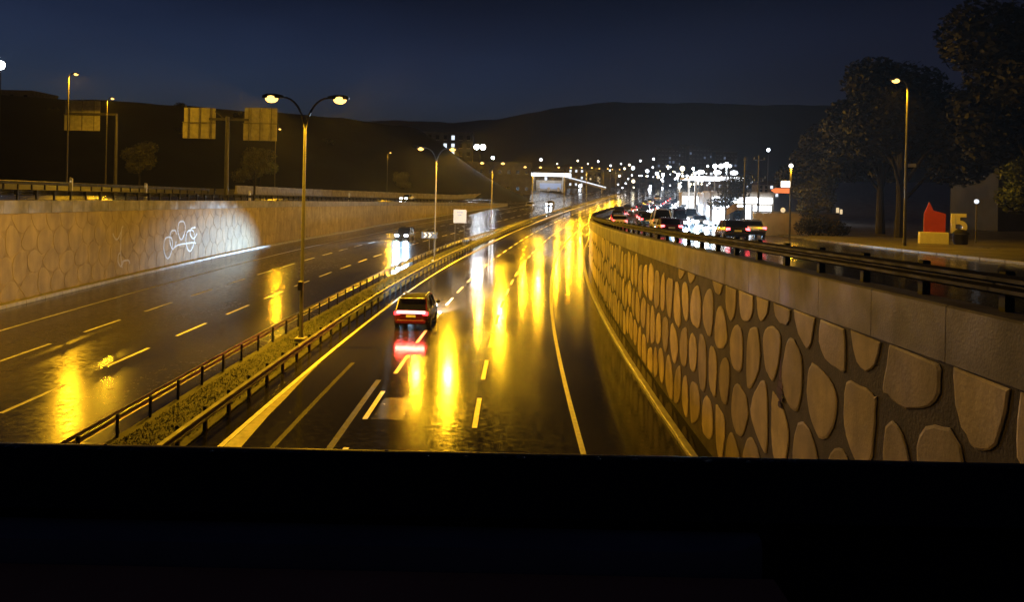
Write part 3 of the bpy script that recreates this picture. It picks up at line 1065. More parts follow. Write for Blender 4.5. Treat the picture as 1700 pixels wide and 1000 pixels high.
def make_car(label, x, d, zf, rz, kind='sedan', paint='car_silver', front='off', rear='off', group=None, bar=False, beams=0, cone=48, yaw=0.0, cat=None, simple=False, name=None):
    """rz = 0 drives away from the camera"""
    slope = math.atan2(zf(d + 1) - zf(d - 1), 2)
    cat = cat or {'suv': 'car', 'van': 'van', 'sedan': 'car'}[kind]
    r = thing(name or {'suv': 'suv_car', 'van': 'van', 'sedan': 'car'}[kind], label, cat, (x, d, zf(d)), rz, group)
    r.rotation_euler = (slope * math.cos(rz), 0, rz)
    P = car_meshes(kind, paint)
    L, W, Hh, belt, wr, prof, cab = P['dims']
    place('body', P['body'], r)
    place('window_glass', P['glass'], r)
    place('roof', P['roof'], r)
    if not simple:
        for m in P['pillars']:
            place('pillar', m, r)
        for s in (-1, 1):
            place('mirror', P['mirror'], r, (s * (W + .12), cab[-1][0] - .25, belt + .08))
    wy = L * .30
    for s in (-1, 1):
        for q in (-wy, wy):
            t = place('tyre', P['tyre'], r, (s * (W - .1), q, wr))
            if not simple:
                place('rim', P['rim'], t, (s * .012, 0, 0))
    place('bumper', P['bumper_r'], r)
    place('bumper', P['bumper_f'], r)
    place('number_plate', P['plate'], r, (0, prof[0][0] - .03, .68 if kind != 'suv' else .74))
    yr, yf = prof[0][0] - .005, prof[-1][0]
    hm = {'off': 'rim', 'on': 'headlight_on', 'far': 'headlight_far'}[front]
    tm = {'off': 'red_panel', 'on': 'taillight_on', 'hot': 'brake_hot'}[rear]
    zt = belt * .86
    for s in (-1, 1):
        o = place('headlight', lamp_mesh(.52 if front == 'far' else .46, .30 if front == 'far' else .24, hm), r, (s * (W - .30), yf + .02, prof[-1][2] - .03))
        o = place('taillight', lamp_mesh(.3, .2, tm), r, (s * (W - .2), yr + .05, zt))
    if bar:
        MB().bbox((0, yr + .02, zt + .06), (W * 1.62, .1, .16), .03).build('light_bar', 'lightbar', r)
        MB().bbox((0, cab[0][0] + .17, 1.6), (W * 1.4, .3, .04), .015).build('spoiler', 'trim_black', r)
        for s in (-1, 1):
            MB().tube([(s * .62, -1.3, 1.7), (s * .64, 0, 1.73), (s * .62, .6, 1.66)], .02, 6).build('roof_rail', 'rim', r)
    if beams:
        for s in (-1, 1):
            spot('headlight_beam', r, (s * (W - .30), yf + .12, prof[-1][2] - .03), beams, BEAM, cone, 1.0 if yaw else 0.7, 0.07, (yaw, 1, -.045))
            if yaw:
                spot('dipped_beam', r, (s * (W - .30), yf + .12, prof[-1][2] - .03), 16000, BEAM, 34, 0.8, 0.16, (-.10, 1, -.06))
    return r


# the red SUV ahead, its full width rear light glowing
rc = make_car('dark red SUV with glowing full width rear light, alone on the near carriageway', -5.05, 44.3, zr, rad(-1.0), 'suv', 'car_red', 'on', 'on', bar=True, beams=40000, cone=50)
ld = bpy.data.lights.new('rear_light', 'AREA')
ld.shape = 'RECTANGLE'
ld.size, ld.size_y = 1.5, .14
ld.energy = 150
ld.color = (1.0, .06, .04)
lo = bpy.data.objects.new('rear_light', ld)
COL.objects.link(lo)
lo.parent = rc
lo.location = (0, -2.46, .9)
lo.rotation_euler = (rad(-90 + 14), 0, 0)

make_car('oncoming car with glaring white headlights on the far carriageway', lat_l(-6.6)(112), 112, zl, rad(180) - heading(lat_l(-6.6), 112), 'suv', 'car_dark', 'on', 'off', beams=44000, cone=24, yaw=.37)
make_car('white car with lit headlights on the upper left road behind the guard rail', WALL_L(182) - 7.5, 182, lambda d: gl(d, 7.5), rad(180) - heading(WALL_L, 182), 'sedan', 'car_white', 'on', 'off', beams=4000, cone=30)
make_car('tiny oncoming car with white headlights where the far carriageway bends', lat_l(-6)(235), 235, zl, rad(180) - heading(lat_l(-6), 235), 'sedan', 'car_silver', 'far', 'off', beams=5000, cone=26)
make_car('tiny grey car left of the bend ahead of the white headlights', lat_l(-9)(225), 225, zl, rad(180) - heading(lat_l(-9), 225), 'sedan', 'car_silver', 'off', 'off')

# service road traffic on the right
make_car('red car with lit tail lights at the near end of the service road queue', svc(11.4)(66), 66, zs, -heading(svc(11.4), 66), 'sedan', 'car_red', 'on', 'hot')
make_car('dark car with bright brake lights by the yellow lit low wall', svc(15.3)(60), 60, zs, -heading(svc(15.3), 60), 'sedan', 'car_dark', 'on', 'hot')
make_car('second braking car on the right edge of the service road, beside the dark one', svc(18.0)(66), 66, zs, -heading(svc(18.0), 66), 'sedan', 'car_silver', 'on', 'hot')
make_car('white panel van in the bright queue behind the red car', svc(12.6)(84), 84, zs, -heading(svc(12.6), 84), 'van', 'car_white', 'on', 'on')
rq = random.Random(3)
paints = ['car_dark', 'car_silver', 'car_white', 'car_red', 'car_blue']
for lane, start, stp in ((8.6, 92, 13), (12.3, 100, 11.5), (15.9, 96, 12.5), (19.4, 106, 14)):
    d = start
    while d < 300:
        lf = svc(lane)
        oncoming = lane in (15.9, 19.4)
        dd = d + rq.uniform(-2, 2)
        hd = heading(lf, dd)
        if oncoming:
            make_car('oncoming car with white headlights, small in the glare of the service road', lf(dd), dd, zs, math.pi - hd, rq.choice(['sedan', 'sedan', 'suv', 'van']), rq.choice(paints), 'far', 'off', ('oncoming cars in the inner lane of the service road' if lane < 17 else 'oncoming cars in the lane beside the shops'), simple=True, beams=32000 if dd < 240 else 0, cone=24)
        else:
            make_car('car queuing with red tail lights, small and far along the service road', lf(dd), dd, zs, -hd, rq.choice(['sedan', 'sedan', 'suv', 'van']), rq.choice(paints), 'far', 'on' if rq.random() < .5 else 'hot', 'cars queuing along the lane beside the guard rail' if lane < 10 else 'cars queuing in the second lane of the service road', simple=True)
        d += stp * (1 + (d - 90) / 220)


# ------------------------------------------------------------------ concrete barrier on the upper left road
bar = thing('concrete_barrier', 'pale concrete barrier along the far edge of the upper left road', 'barrier', (WALL_L(120) - 14, 120, gl(120, 14)))
o0 = Vector(bar.location)
seg = MB().loft([[(-.3, y, -.1), (-.3, y, .1), (-.16, y, .35), (-.1, y, 1.25), (.1, y, 1.25), (.16, y, .35), (.3, y, .1), (.3, y, -.1)] for y in (-1.97, 1.97)]).mesh('barrier_segment', 'concrete')
for d in drange(122, 262, 4.0):
    lf = lambda q: WALL_L(q) - 14
    hd = heading(lf, d)
    o = place('barrier_segment', seg, bar, Vector((lf(d), d, gl(d, 14))) - o0)
    o.rotation_euler = (0, 0, -hd)


# ------------------------------------------------------------------ hills
def ridge_mesh(name, p0, p1, n, prof, depth_steps, material, seed, amp):
    rng = random.Random(seed)
    mb = MB()
    ph = [rng.uniform(0, 6) for _ in range(6)]
    dx, dy = p1[0] - p0[0], p1[1] - p0[1]
    L = math.hypot(dx, dy)
    nx, ny = dy / L, -dx / L
    rings = []
    for i in range(n + 1):
        t = i / n
        x, y = p0[0] + dx * t, p0[1] + dy * t
        h = prof(t)
        w = amp * (math.sin(t * 23 + ph[0]) + .6 * math.sin(t * 51 + ph[1]) + .45 * math.sin(t * 117 + ph[2]) + .3 * math.sin(t * 231 + ph[3]))
        row = []
        for off, fr in depth_steps:
            jj = amp * .5 * math.sin(off * .3 + t * 60 + ph[4]) if 0.05 < fr < 1 else 0
            row.append((x + nx * off, y + ny * off, -3 + (h + w + 3) * fr + jj))
        rings.append(row)
    mb.loft(rings, caps=False, closed=False)
    return struct(mb.build(name, material, None, True))


def near_prof(t):
    return EYE + pl(t, [(0, 24), (.52, 25), (.62, 25), (.9, 25), (.955, 24.5), (1.0, 6)])


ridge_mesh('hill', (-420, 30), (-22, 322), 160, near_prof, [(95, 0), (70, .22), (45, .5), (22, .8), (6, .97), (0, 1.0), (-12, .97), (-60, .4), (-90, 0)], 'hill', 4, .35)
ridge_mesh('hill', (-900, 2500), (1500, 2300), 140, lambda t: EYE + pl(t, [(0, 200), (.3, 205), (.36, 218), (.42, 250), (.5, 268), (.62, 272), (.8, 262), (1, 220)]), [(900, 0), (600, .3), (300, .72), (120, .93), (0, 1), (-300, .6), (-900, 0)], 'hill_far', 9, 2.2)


# ------------------------------------------------------------------ trees
def crown_mesh(name, blobs, n, leaf, material, seed, lo=0.35):
    rng = random.Random(seed)
    vs, fs = [], []
    tot = sum(b[3] ** 2 for b in blobs)
    for (bx, by, bz, br) in blobs:
        for k in range(int(n * br * br / tot)):
            u = Vector((rng.gauss(0, 1), rng.gauss(0, 1), rng.gauss(0, 1))).normalized()
            r = br * (lo + (1.08 - lo) * rng.random() ** .55)
            c = Vector((bx, by, bz)) + Vector((u.x * r, u.y * r, u.z * r * .85))
            a = Vector((rng.uniform(-1, 1), rng.uniform(-1, 1), rng.uniform(-.6, .6))).normalized()
            b = a.cross(u + Vector((rng.uniform(-.5, .5), rng.uniform(-.5, .5), rng.uniform(-.5, .5)))).normalized()
            s = leaf * rng.uniform(.6, 1.35)
            o = len(vs)
            vs += [c - a * s, c + b * s * .5, c + a * s, c - b * s * .5]
            fs.append((o, o + 1, o + 2, o + 3))
    me = bpy.data.meshes.new(name)
    me.from_pydata([tuple(v) for v in vs], [], fs)
    me.materials.append(M[material])
    return me


def tree_kind(H, R, seed, n, leaf, material):
    rng = random.Random(seed)
    blobs = [(0, 0, H * .72, R * .62)]
    limbs = []
    for k in range(9):
        a = 2 * math.pi * k / 9 + rng.uniform(-.3, .3)
        rr = R * rng.uniform(.38, .72)
        z = H * rng.uniform(.42, .88)
        blobs.append((rr * math.cos(a), rr * math.sin(a), z, R * rng.uniform(.28, .46)))
        limbs.append((rr * math.cos(a), rr * math.sin(a), z))
    crown = crown_mesh('crown', blobs, n, leaf, material, seed + 1)
    tr = MB()
    tr.tube([(0, 0, -.4), (.05 * H * .1, 0, H * .18), (0, .1, H * .4), (.1, 0, H * .75)], [H * .030, H * .022, H * .017, H * .006], 9)
    for (x, y, z) in limbs:
        zb_ = z * rng.uniform(.4, .6)
        tr.tube([(0, 0, zb_), (x * .45, y * .45, zb_ + (z - zb_) * .6), (x, y, z)], [H * .011, H * .007, H * .003], 6)
    return crown, tr.mesh('trunk', 'bark', True)


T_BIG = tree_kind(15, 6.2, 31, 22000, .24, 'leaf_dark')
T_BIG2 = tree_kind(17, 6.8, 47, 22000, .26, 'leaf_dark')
T_MID = tree_kind(8, 3.4, 53, 5000, .16, 'leaf')
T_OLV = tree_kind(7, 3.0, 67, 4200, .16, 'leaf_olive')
T_SML = tree_kind(9, 4.5, 71, 1600, .42, 'leaf_dark')


def tree(kind, label, x, y, z, sc=1.0, rz=0.0, group=None, cat='tree', name='tree'):
    r = thing(name, label, cat, (x, y, z), rz, group)
    r.scale = (sc, sc, sc)
    place('crown', kind[0], r)
    place('trunk', kind[1], r)
    return r


def gz(x, d):
    return zs(d) + .13 + 6.0 * max(0, (x - SR1(d))) / 480


tree(T_BIG, 'broad dark tree left of the right street lamp, faintly lit by it', 31.5, 66, gz(31, 66), 1.0, .4)
tree(T_BIG2, 'tall black tree right of the street lamp at the right edge', 36.5, 57, gz(36, 57), 1.0, 1.2)
tree(T_BIG2, 'dark tree standing behind the street lamp in the tree row', 34.5, 76, gz(34, 76), .9, 2.2)
tree(T_BIG, 'dark tree at the far end of the row behind the low wall', 36, 92, gz(36, 92), .86, 3.2)
tree(T_BIG2, 'black tree farthest right, partly out of view', 44, 62, gz(44, 62), 1.0, 4.0)
tree(T_MID, 'low leafy tree with faint green light at the right edge', 33.5, 52, gz(33, 52), .78, .9)
tree(T_OLV, 'small yellow lit tree beside the bare poles', svc(23.6)(108), 108, zs(108) + .1, .95, .3)
tree(T_OLV, 'small brown lit tree above the low yellow wall', 26.8, 72, gz(26, 72), .75, 1.3)
tree(T_OLV, 'round olive tree below the right sign back, above the left wall', -35.5, 112, gl(112, 10), .95, .5)
tree(T_OLV, 'thin brownish tree behind the lamp by the far left sign', -60.5, 132, gl(132, 30), 1.05, 2.1)
tree(T_OLV, 'leafy tree on the bank beside the small street lamp', -32, 236, gl(236, 18), 1.0, 2.9)
tree(T_MID, 'dark rounded tree right of the wide sign backs on the left bank', -52, 168, gl(168, 24), 1.05, 2.9)
bush = MB()
for k in range(5):
    bush.sphere((0, 0, 0), .1)
BSH = (crown_mesh('foliage', [(-1.2, 0, .7, .9), (0, .2, .9, 1.05), (1.2, 0, .7, .85), (2.1, .1, .55, .6)], 2600, .11, 'leaf_dark', 5), None)
sb = thing('shrub', 'dark shrub growing against the low yellow wall', 'shrub', (26.2, 69.2, gz(26, 69)))
place('foliage', BSH[0], sb)
MB().tube([(0, 0, -.1), (.1, 0, .9)], [.06, .03], 6).build('stem', 'bark', sb)
# wooded top of the near hill
rh = random.Random(8)
for k in range(34):
    t = .30 + .66 * (k + rh.random()) / 34
    x, y = -420 + 398 * t, 30 + 292 * t
    off = rh.uniform(-4, 40)
    hh = near_prof(t) - max(0, off) * .45
    tree(T_SML, 'black tree on the wooded hill behind the left bank', x + .59 * off, y - .80 * off, hh - 3.2, rh.uniform(.45, .8), rh.uniform(0, 6), 'trees on the near hill')


# ------------------------------------------------------------------ buildings
def building(label, x, y, z, w, dpt, h, wall, rows, cols, lit, rz=0.0, group=None, roof=None, wsize=(1.1, 1.3), seed=1, name='building', lit_m='window_lit', dark_m='window_dark', base=1.2):
    r = thing(name, label, 'building', (x, y, z), rz, group)
    MB().box((0, dpt / 2, h / 2 - 1), (w, dpt, h + 2)).build('wall', wall, r)
    if roof:
        MB().loft([[(-w / 2 - .4, -.4, h), (w / 2 + .4, -.4, h), (w / 2 + .4, dpt + .4, h), (-w / 2 - .4, dpt + .4, h)], [(-w / 2 - .4, -.4, h + .15), (w / 2 + .4, -.4, h + .15), (w / 2 + .4, dpt + .4, h + .15), (-w / 2 - .4, dpt + .4, h + .15)], [(-w * .3, dpt * .45, h + roof), (w * .3, dpt * .45, h + roof), (w * .3, dpt * .55, h + roof), (-w * .3, dpt * .55, h + roof)]]).build('roof', 'roof_tile', r)
    else:
        MB().box((0, dpt / 2, h + .25), (w + .3, dpt + .3, .5)).build('parapet', wall, r)
    rng = random.Random(seed)
    for i in range(rows):
        for j in range(cols):
            xx = -w / 2 + w * (j + .5) / cols
            zz = base + (h - base) * (i + .5) / rows
            on = rng.random() < lit if not isinstance(lit, (set, list)) else (i, j) in lit
            m = lit_m if on else dark_m
            key = ('win', wsize, m)
            if key not in CACHE:
                CACHE[key] = MB().box((0, -.02, 0), (wsize[0], .08, wsize[1])).mesh('window', m)
                CACHE[key + ('f',)] = MB().box((0, -.02, -wsize[1] / 2 - .06), (wsize[0] + .2, .22, .1)).mesh('sill', 'concrete')
            wo = place('window', CACHE[key], r, (xx, 0, zz))
            place('sill', CACHE[key + ('f',)], wo)
    return r


building('dark apartment block with six lit windows at the end of the near hill', -27.5, 330, EYE + 2, 22, 12, 21, 'house_dark', 6, 7, [(3, 2), (3, 3), (3, 4), (4, 2), (4, 3), (4, 4), (5, 4)], wsize=(1.3, 1.8), seed=3)
building('long brown hall below the white floodlights, left of the bend', -8, 300, EYE - 3.2, 30, 14, 13.5, 'house_wall_brown', 2, 9, [], seed=5, wsize=(1.2, 1.4))
building('brown house behind the retaining bank beside the hall', 16, 345, EYE - 2, 14, 10, 10, 'house_wall_brown', 2, 4, [(1, 1)], roof=2.5, seed=6)
building('pale flat roofed building on top of the hill at far left', -178, 250, EYE + 20, 60, 14, 7.5, 'house_wall', 2, 14, [], seed=8)
building('dark house behind the right trees with two lit windows', 62, 92, gz(62, 92), 14, 10, 14, 'house_dark', 4, 5, [(2, 2)], seed=9, lit_m='window_warm', wsize=(1.4, 1.0))
# pale apartment blocks under the far hill
ap = [(1108, 246, 560), (1135, 240, 600), (1160, 244, 575), (1182, 250, 590), (1205, 252, 560)]
for i, (px, py, d) in enumerate(ap):
    x = (px - 850) / 1350 * d
    top = EYE + (324 - py) / 1350 * d
    z0 = zs(d) + 1
    building('tall dim apartment block under the far hill, some windows faintly lit', x, d, z0, 15, 12, top - z0, 'house_dark', 9, 6, .12, seed=20 + i, group='apartment blocks under the far hill', lit_m='window_lit_dim', dark_m='house_dark', wsize=(1.3, 1.5))
rb = random.Random(77)
for i in range(26):
    d = rb.uniform(330, 620)
    px = rb.uniform(960, 1235)
    x = (px - 850) / 1350 * d
    if S(d) - 34 < x < svc(26)(d) + 4:
        x = S(d) - 40 - rb.uniform(0, 25) if rb.random() < .5 else svc(30)(d) + rb.uniform(2, 30)
    hgt = rb.uniform(6, 13)
    building('small town house with scattered lit windows in the valley', x, d, zs(d) - .5, rb.uniform(9, 15), 10, hgt, rb.choice(['house_wall', 'house_wall_brown', 'house_dark']), 3, 4, .45, seed=100 + i, group='town houses in the valley', roof=rb.choice([None, 2.0]), lit_m=rb.choice(['window_lit', 'window_warm']))

# shops along the right side of the service road
for i, (d, b0) in enumerate(((132, 23.5), (150, 23.5), (168, 23.5))):
    lf = svc(b0)
    x = lf(d) + 5
    hd = -heading(lf, d)
    r = thing('shop', 'single storey shop with a glaring white lit front beside the service road', 'shop', (x, d, zs(d)), hd, 'lit shops along the service road')
    MB().box((0, 7, 2.1), (10, 14, 5.2)).build('wall', 'house_wall', r)
    MB().box((0, 7, 4.85), (10.6, 14.4, .3)).build('roof', 'concrete', r)
    for k in range(3):
        p = MB().box((-3.2 + 3.2 * k, -.05, 1.5), (2.9, .08, 2.5)).build('shop_window', 'shop_white', r)
        for q in (-1.45, 1.45):
            MB().box((-3.2 + 3.2 * k + q, -.1, 1.5), (.07, .08, 2.5)).build('frame', 'trim_black', p)
    MB().bbox((0, -.25, 3.6), (9.4, .35, .9), .04).build('fascia_sign', 'shop_white', r)
    MB().box((-4.96, -.3, 2.1), (.2, .5, 4.4)).build('pilaster', 'concrete', r)
    # side towards the camera, lit windows too
    MB().box((-5.03, 4, 1.7), (.06, 5, 1.8)).build('side_window', 'shop_white', r)

# filling station canopy, left of the bend
st = thing('filling_station', 'filling station with a bright white canopy left of the road bend', 'filling station', (15, 330, EYE + .6))
MB().bbox((0, 5, 6.6), (17.5, 10, .5), .06).build('canopy', 'concrete', st)
MB().bbox((0, -.1, 6.55), (17.6, .2, 1.3), .04).build('fascia', 'canopy_white', st)
MB().box((0, 5, 6.3), (16, 8, .06)).build('ceiling_light', 'canopy_white', st)
for sx in (-6, 6):
    for sy in (2, 8):
        MB().bbox((sx, sy, 3), (.5, .5, 7.6), .03).build('column', 'concrete', st)
for sx in (-4, 0, 4):
    MB().bbox((sx, 3, .7), (1.0, .6, 1.7), .05).build('pump', 'sign_white', st)
MB().box((1, 11.5, 2.2), (12, 4, 4.4)).build('kiosk', 'house_wall', st)
MB().box((1, 9.45, 2.0), (9, .06, 2.4)).build('kiosk_window', 'window_lit_dim', st)
s2 = thing('filling_station', 'large glaring white canopy with three lamps right of the service road queue', 'filling station', (51.5, 204, zs(204)))
MB().bbox((0, 6, 8.3), (14, 12, .5), .06).build('canopy', 'concrete', s2)
MB().bbox((0, -.1, 8.3), (14.1, .2, 1.0), .04).build('fascia', 'canopy_white', s2)
MB().box((0, 6, 8.0), (13, 10, .06)).build('ceiling_light', 'shop_white', s2)
for sx in (-5, 5):
    for sy in (2, 10):
        MB().bbox((sx, sy, 3.8), (.5, .5, 8.6), .03).build('column', 'concrete', s2)
for sx in (-4.5, -1.5, 1.5, 4.5):
    MB().bbox((sx, 3, .8), (1.1, .6, 1.9), .05).build('pump', 'sign_white', s2)
MB().box((0, 13.5, 2.4), (13, 4, 4.8)).build('kiosk', 'house_wall', s2)
for k in range(4):
    MB().box((-4.8 + 3.2 * k, 11.45, 2.1), (2.8, .06, 3.2)).build('kiosk_window', 'shop_white', s2)
for k in range(3):
    pz = MB().tube([(-4.2 + 4.2 * k, .5, 8.5), (-4.2 + 4.2 * k, .5, 9.7)], .06, 6).build('lamp_stem', 'pole_steel', s2)
    MB().sphere((-4.2 + 4.2 * k, .4, 9.9), .75, 12, 6, 1.3, .6, .7).build('roof_lamp', 'lamp_white_far', pz, True)
# billboard-like lit bridge parapet beyond it
fb = thing('footbridge', 'thin lit footbridge ramp descending beyond the filling station', 'bridge', (30, 345, EYE + 1))
MB().box((0, 0, 3.2), (20, 2.2, .35), ry=rad(14)).build('deck', 'concrete', fb)
MB().box((0, -1.15, 3.9), (20, .08, .5), ry=rad(14)).build('lit_parapet', 'window_lit', fb)
for sx in (-8, 0, 8):
    MB().box((sx, 0, (3.2 - sx * .25) / 2 - .6), (.4, .4, 3.4 - sx * .25 + 1)).build('pier', 'concrete', fb)


# ------------------------------------------------------------------ floodlights and far lamps
def flood(label, px, py, d, zbase, size, power, mat_='lamp_white', group=None, heads=1, name='floodlight_mast', aim=None):
    x = (px - 850) / 1350 * d
    top = EYE + (318 + (px - 850) * .021 - py) / 1350 * d
    r = thing(name, label, 'floodlight', (x, d, zbase), 0, group)
    H = top - zbase
    MB().tube([(0, 0, -.5), (0, 0, H)], [.16, .08], 8).build('mast', 'pole_steel', r, True)
    if heads > 1:
        MB().box((0, 0, H - .05), (size * heads * 1.1, .1, .12)).build('crossbar', 'pole_dark', r)
    for k in range(heads):
        xx = (k - (heads - 1) / 2) * size * 1.1
        h = MB().bbox((xx, .12, H), (size * .95, .2, size * .95), .04).build('housing', 'pole_dark', r)
        rr = []
        for q, yy in ((1.0, 0), (1.0, -.06), (.7, -.12), (.1, -.14)):
            rr.append([(xx + size * .46 * q * math.cos(2 * math.pi * i / 14), yy, H + size * .46 * q * math.sin(2 * math.pi * i / 14)) for i in range(14)])
        MB().loft(rr).build('lens', mat_, h, True)
    if power:
        spot('floodlight_beam', r, (0, -.4, H), power, COOL, 150 if aim is None else 125, .5, .4, aim or (.1, -1, -.45))
    return r


flood('floodlight mast with two blinding white lamps above the brown hall', 795, 244, 292, EYE - 2, 2.0, 900, heads=2)
flood('single white floodlight on a mast just right of the hall lights', 817, 262, 285, EYE - 3, 1.0, 800, 'lamp_white')
flood('tall floodlight mast with a blue white glare at the left edge of the view', -3, 108, 150, gl(150, 40), 1.7, 900, heads=1)
fl = [(958, 267), (975, 272), (992, 268), (1013, 275), (1030, 272), (1036, 280), (1050, 279), (1062, 267), (1084, 264), (1083, 278), (1095, 284), (1072, 283), (1108, 277), (1120, 286), (1132, 280), (1140, 292), (1153, 288), (1174, 276), (1184, 276), (1196, 276), (1206, 277), (1172, 288), (1186, 287), (1200, 286), (1122, 296), (1100, 294), (1130, 303), (1146, 306), (1160, 300), (1112, 308), (897, 265), (924, 272), (950, 283), (960, 283), (1012, 283), (1274, 249), (940, 296), (963, 309)]
rf_ = random.Random(12)
for _ in range(60):
    fl.append((rf_.triangular(1010, 1215, 1150), rf_.gauss(299, 12)))
for i, (px, py) in enumerate(fl):
    d = rf_.uniform(380, 560)
    if px > 1160:
        d = rf_.uniform(260, 380)
    big = py < 282
    flood('small white street light among the cluster of far town lights', px, py, d, zs(d) - .5, (1.8 if big else 1.2) * rf_.choice([.45, .6, .7, .9, 1.1, 1.6]) * d / 450, 0, 'lamp_white_far' if rf_.random() < .68 else 'lamp_warm_far', 'far town lights', name='town_light')
for px, py, d in ((1125, 300, 210), (1160, 296, 185), (1186, 286, 150), (1100, 300, 240), (1150, 290, 270), (1205, 284, 125)):
    x = (px - 850) / 1350 * d
    flood('white street light standing over the queue on the service road', px, py - 10, d, zs(d), .8, 16000, 'lamp_white', 'white lights over the service road', name='service_light', aim=(.1, -.25, -1))

# ------------------------------------------------------------------ right hand side: poles, signs, low wall, 15 sign
zp = gz(29.5, 105)
p1 = thing('utility_pole', 'plain pale utility pole left of the two poles by the yellow tree', 'pole', (svc(25.0)(105), 105, zs(105) + .1))
MB().tube([(0, 0, -.3), (0, 0, 9.0)], [.19, .12], 10).build('shaft', 'pole_steel', p1, True)
MB().box((0, 0, 8.7), (.5, .12, .12)).build('cross_arm', 'pole_dark', p1)
p2 = thing('utility_pole', 'right utility pole with cross arms and insulators beside the plain one', 'pole', (svc(26.6)(104), 104, zs(104) + .1))
MB().tube([(0, 0, -.3), (0, 0, 9.2)], [.17, .1], 10).build('shaft', 'pole_steel', p2, True)
for z_, w_ in ((8.6, 1.4), (6.2, 1.8), (5.8, 1.2)):
    MB().box((0, 0, z_), (w_, .12, .12)).build('cross_arm', 'pole_dark', p2)
    for q in (-.45, .45):
        MB().tube([(q * w_, 0, z_ + .06), (q * w_, 0, z_ + .32)], [.05, .03], 6).build('insulator', 'sign_white', p2)
p3 = thing('sign_post', 'post with a lit white box sign and orange arrow sign by the low wall', 'sign', (22.6, 66, zs(66) + .12))
MB().tube([(0, 0, -.3), (0, 0, 5.6)], [.09, .07], 10).build('post', 'pole_steel', p3, True)
MB().bbox((-.42, 0, 4.25), (.7, .16, .5), .03).build('box_sign', 'sign_lit', p3)
q = [(-1.6, 3.72), (-1.25, 3.52), (-.1, 3.52), (-.1, 3.92), (-1.25, 3.92)]
MB().loft([[(a, -.03, b) for a, b in q], [(a, .03, b) for a, b in q]]).build('arrow_sign', 'sign_orange_lit', p3)
MB().sphere((0, 0, 5.75), .18, 10, 6).build('globe', 'sign_lit', p3, True)
spot('globe_light', p3, (0, -.1, 5.5), 1400, SODIUM, 170, .2, .15)
MB().sphere((-.75, -.5, 2.15), .2, 10, 6).build('lantern', 'window_warm', p3, True)

lw = thing('low_wall', 'low yellow plastered wall with a coping behind the service road', 'wall', (25.2, 72, gz(25, 72)))
MB().box((0, 0, .75), (7.6, .3, 2.2)).build('wall_face', 'yellow_plaster', lw)
for k in range(5):
    MB().bbox((-3.04 + 1.52 * k, 0, 1.93), (1.49, .42, .14), .02).build('coping_slab', 'concrete_coping', lw)
for k in range(4):
    MB().box((-2.9 + 1.93 * k, -.19, .9), (.22, .1, 1.9)).build('pilaster', 'yellow_plaster', lw)
sw = thing('small_sign', 'small lit two part sign right of the low yellow wall', 'sign', (29.0, 72, gz(29, 72)))
MB().tube([(0, 0, -.2), (0, 0, 2.2)], .04, 8).build('post', 'pole_dark', sw, True)
MB().bbox((-.16, -.04, 2.15), (.26, .05, .5), .015).build('panel', 'window_warm', sw)
MB().bbox((.16, -.04, 2.05), (.22, .05, .42), .015).build('panel', 'window_warm', sw)
kb = thing('kiosk', 'small dark kiosk with a pale lit fascia below the utility poles', 'kiosk', (svc(22.9)(98), 98, zs(98) + .1))
MB().box((0, .9, 1.2), (1.7, 1.8, 2.4)).build('wall', 'house_dark', kb)
MB().bbox((0, -.06, 2.35), (1.8, .12, .4), .02).build('fascia_sign', 'sign_white', kb)
MB().box((0, -.03, 1.1), (.9, .05, 1.9)).build('door', 'window_dark', kb)
yb = thing('advertising_flag', 'slanting yellow cloth banner beside the kiosk', 'banner', (svc(21.5)(97), 97, zs(97) + .1))
MB().tube([(0, 0, 0), (0, 0, 3.4)], .035, 8).build('pole', 'pole_steel', yb, True)
MB().loft([[(.04, -.01, 1.5), (.04, .01, 1.5), (.04, .01, 2.2), (.04, -.01, 2.2)], [(.7, -.14, 1.9), (.7, -.12, 1.9), (.7, -.12, 2.8), (.7, -.14, 2.8)], [(1.3, .05, 2.2), (1.3, .07, 2.2), (1.3, .07, 3.0), (1.3, .05, 3.0)]]).build('cloth', 'yellow_cloth', yb, True)

# the 15 sign: red board on a pale plinth with big pale numerals
nx_, nd = 28.0, 53.6
nb = thing('numeral_sign', 'red board on a pale plinth with large pale numerals 15', 'sign', (nx_, nd, gz(nx_, nd)), rad(-14))
MB().bbox((-.15, 0, .38), (1.75, .6, .78), .03).build('plinth', 'white_letter', nb)
MB().loft([[(-.75, y, .76), (.55, y, .76), (.55, y, 2.0), (-.2, y, 2.2), (-.45, y, 2.75), (-.75, y, 2.0)] for y in (-.06, .06)]).build('board', 'red_panel', nb)
for s_, x_ in (('1', .66), ('5', 1.12)):
    fc = bpy.data.curves.new('numeral', 'FONT')
    fc.body = s_
    fc.size = 1.75
    fc.extrude = .09
    fc.bevel_depth = .012
    fc.offset = .03
    fo = bpy.data.objects.new('numeral_tmp', fc)
    COL.objects.link(fo)
    bpy.context.view_layer.update()
    me = bpy.data.meshes.new_from_object(fo.evaluated_get(bpy.context.evaluated_depsgraph_get()))
    bpy.data.objects.remove(fo)
    me.materials.clear()
    me.materials.append(M['white_letter'])
    o = place('numeral', me, nb, (x_ - .15, -.22, .80))
    o.rotation_euler = (rad(90), 0, 0)
bn = thing('litter_bin', 'squat dark litter bin in front of the numeral sign', 'bin', (nx_ + 1.25, nd - .7, gz(nx_, nd)))
MB().loft([[(r_ * math.cos(2 * math.pi * i / 12), r_ * math.sin(2 * math.pi * i / 12), z_) for i in range(12)] for r_, z_ in ((.36, 0), (.42, .1), (.46, .75), (.5, .8), (.3, .98), (.1, 1.02))]).build('body', 'trim_black', bn, True)
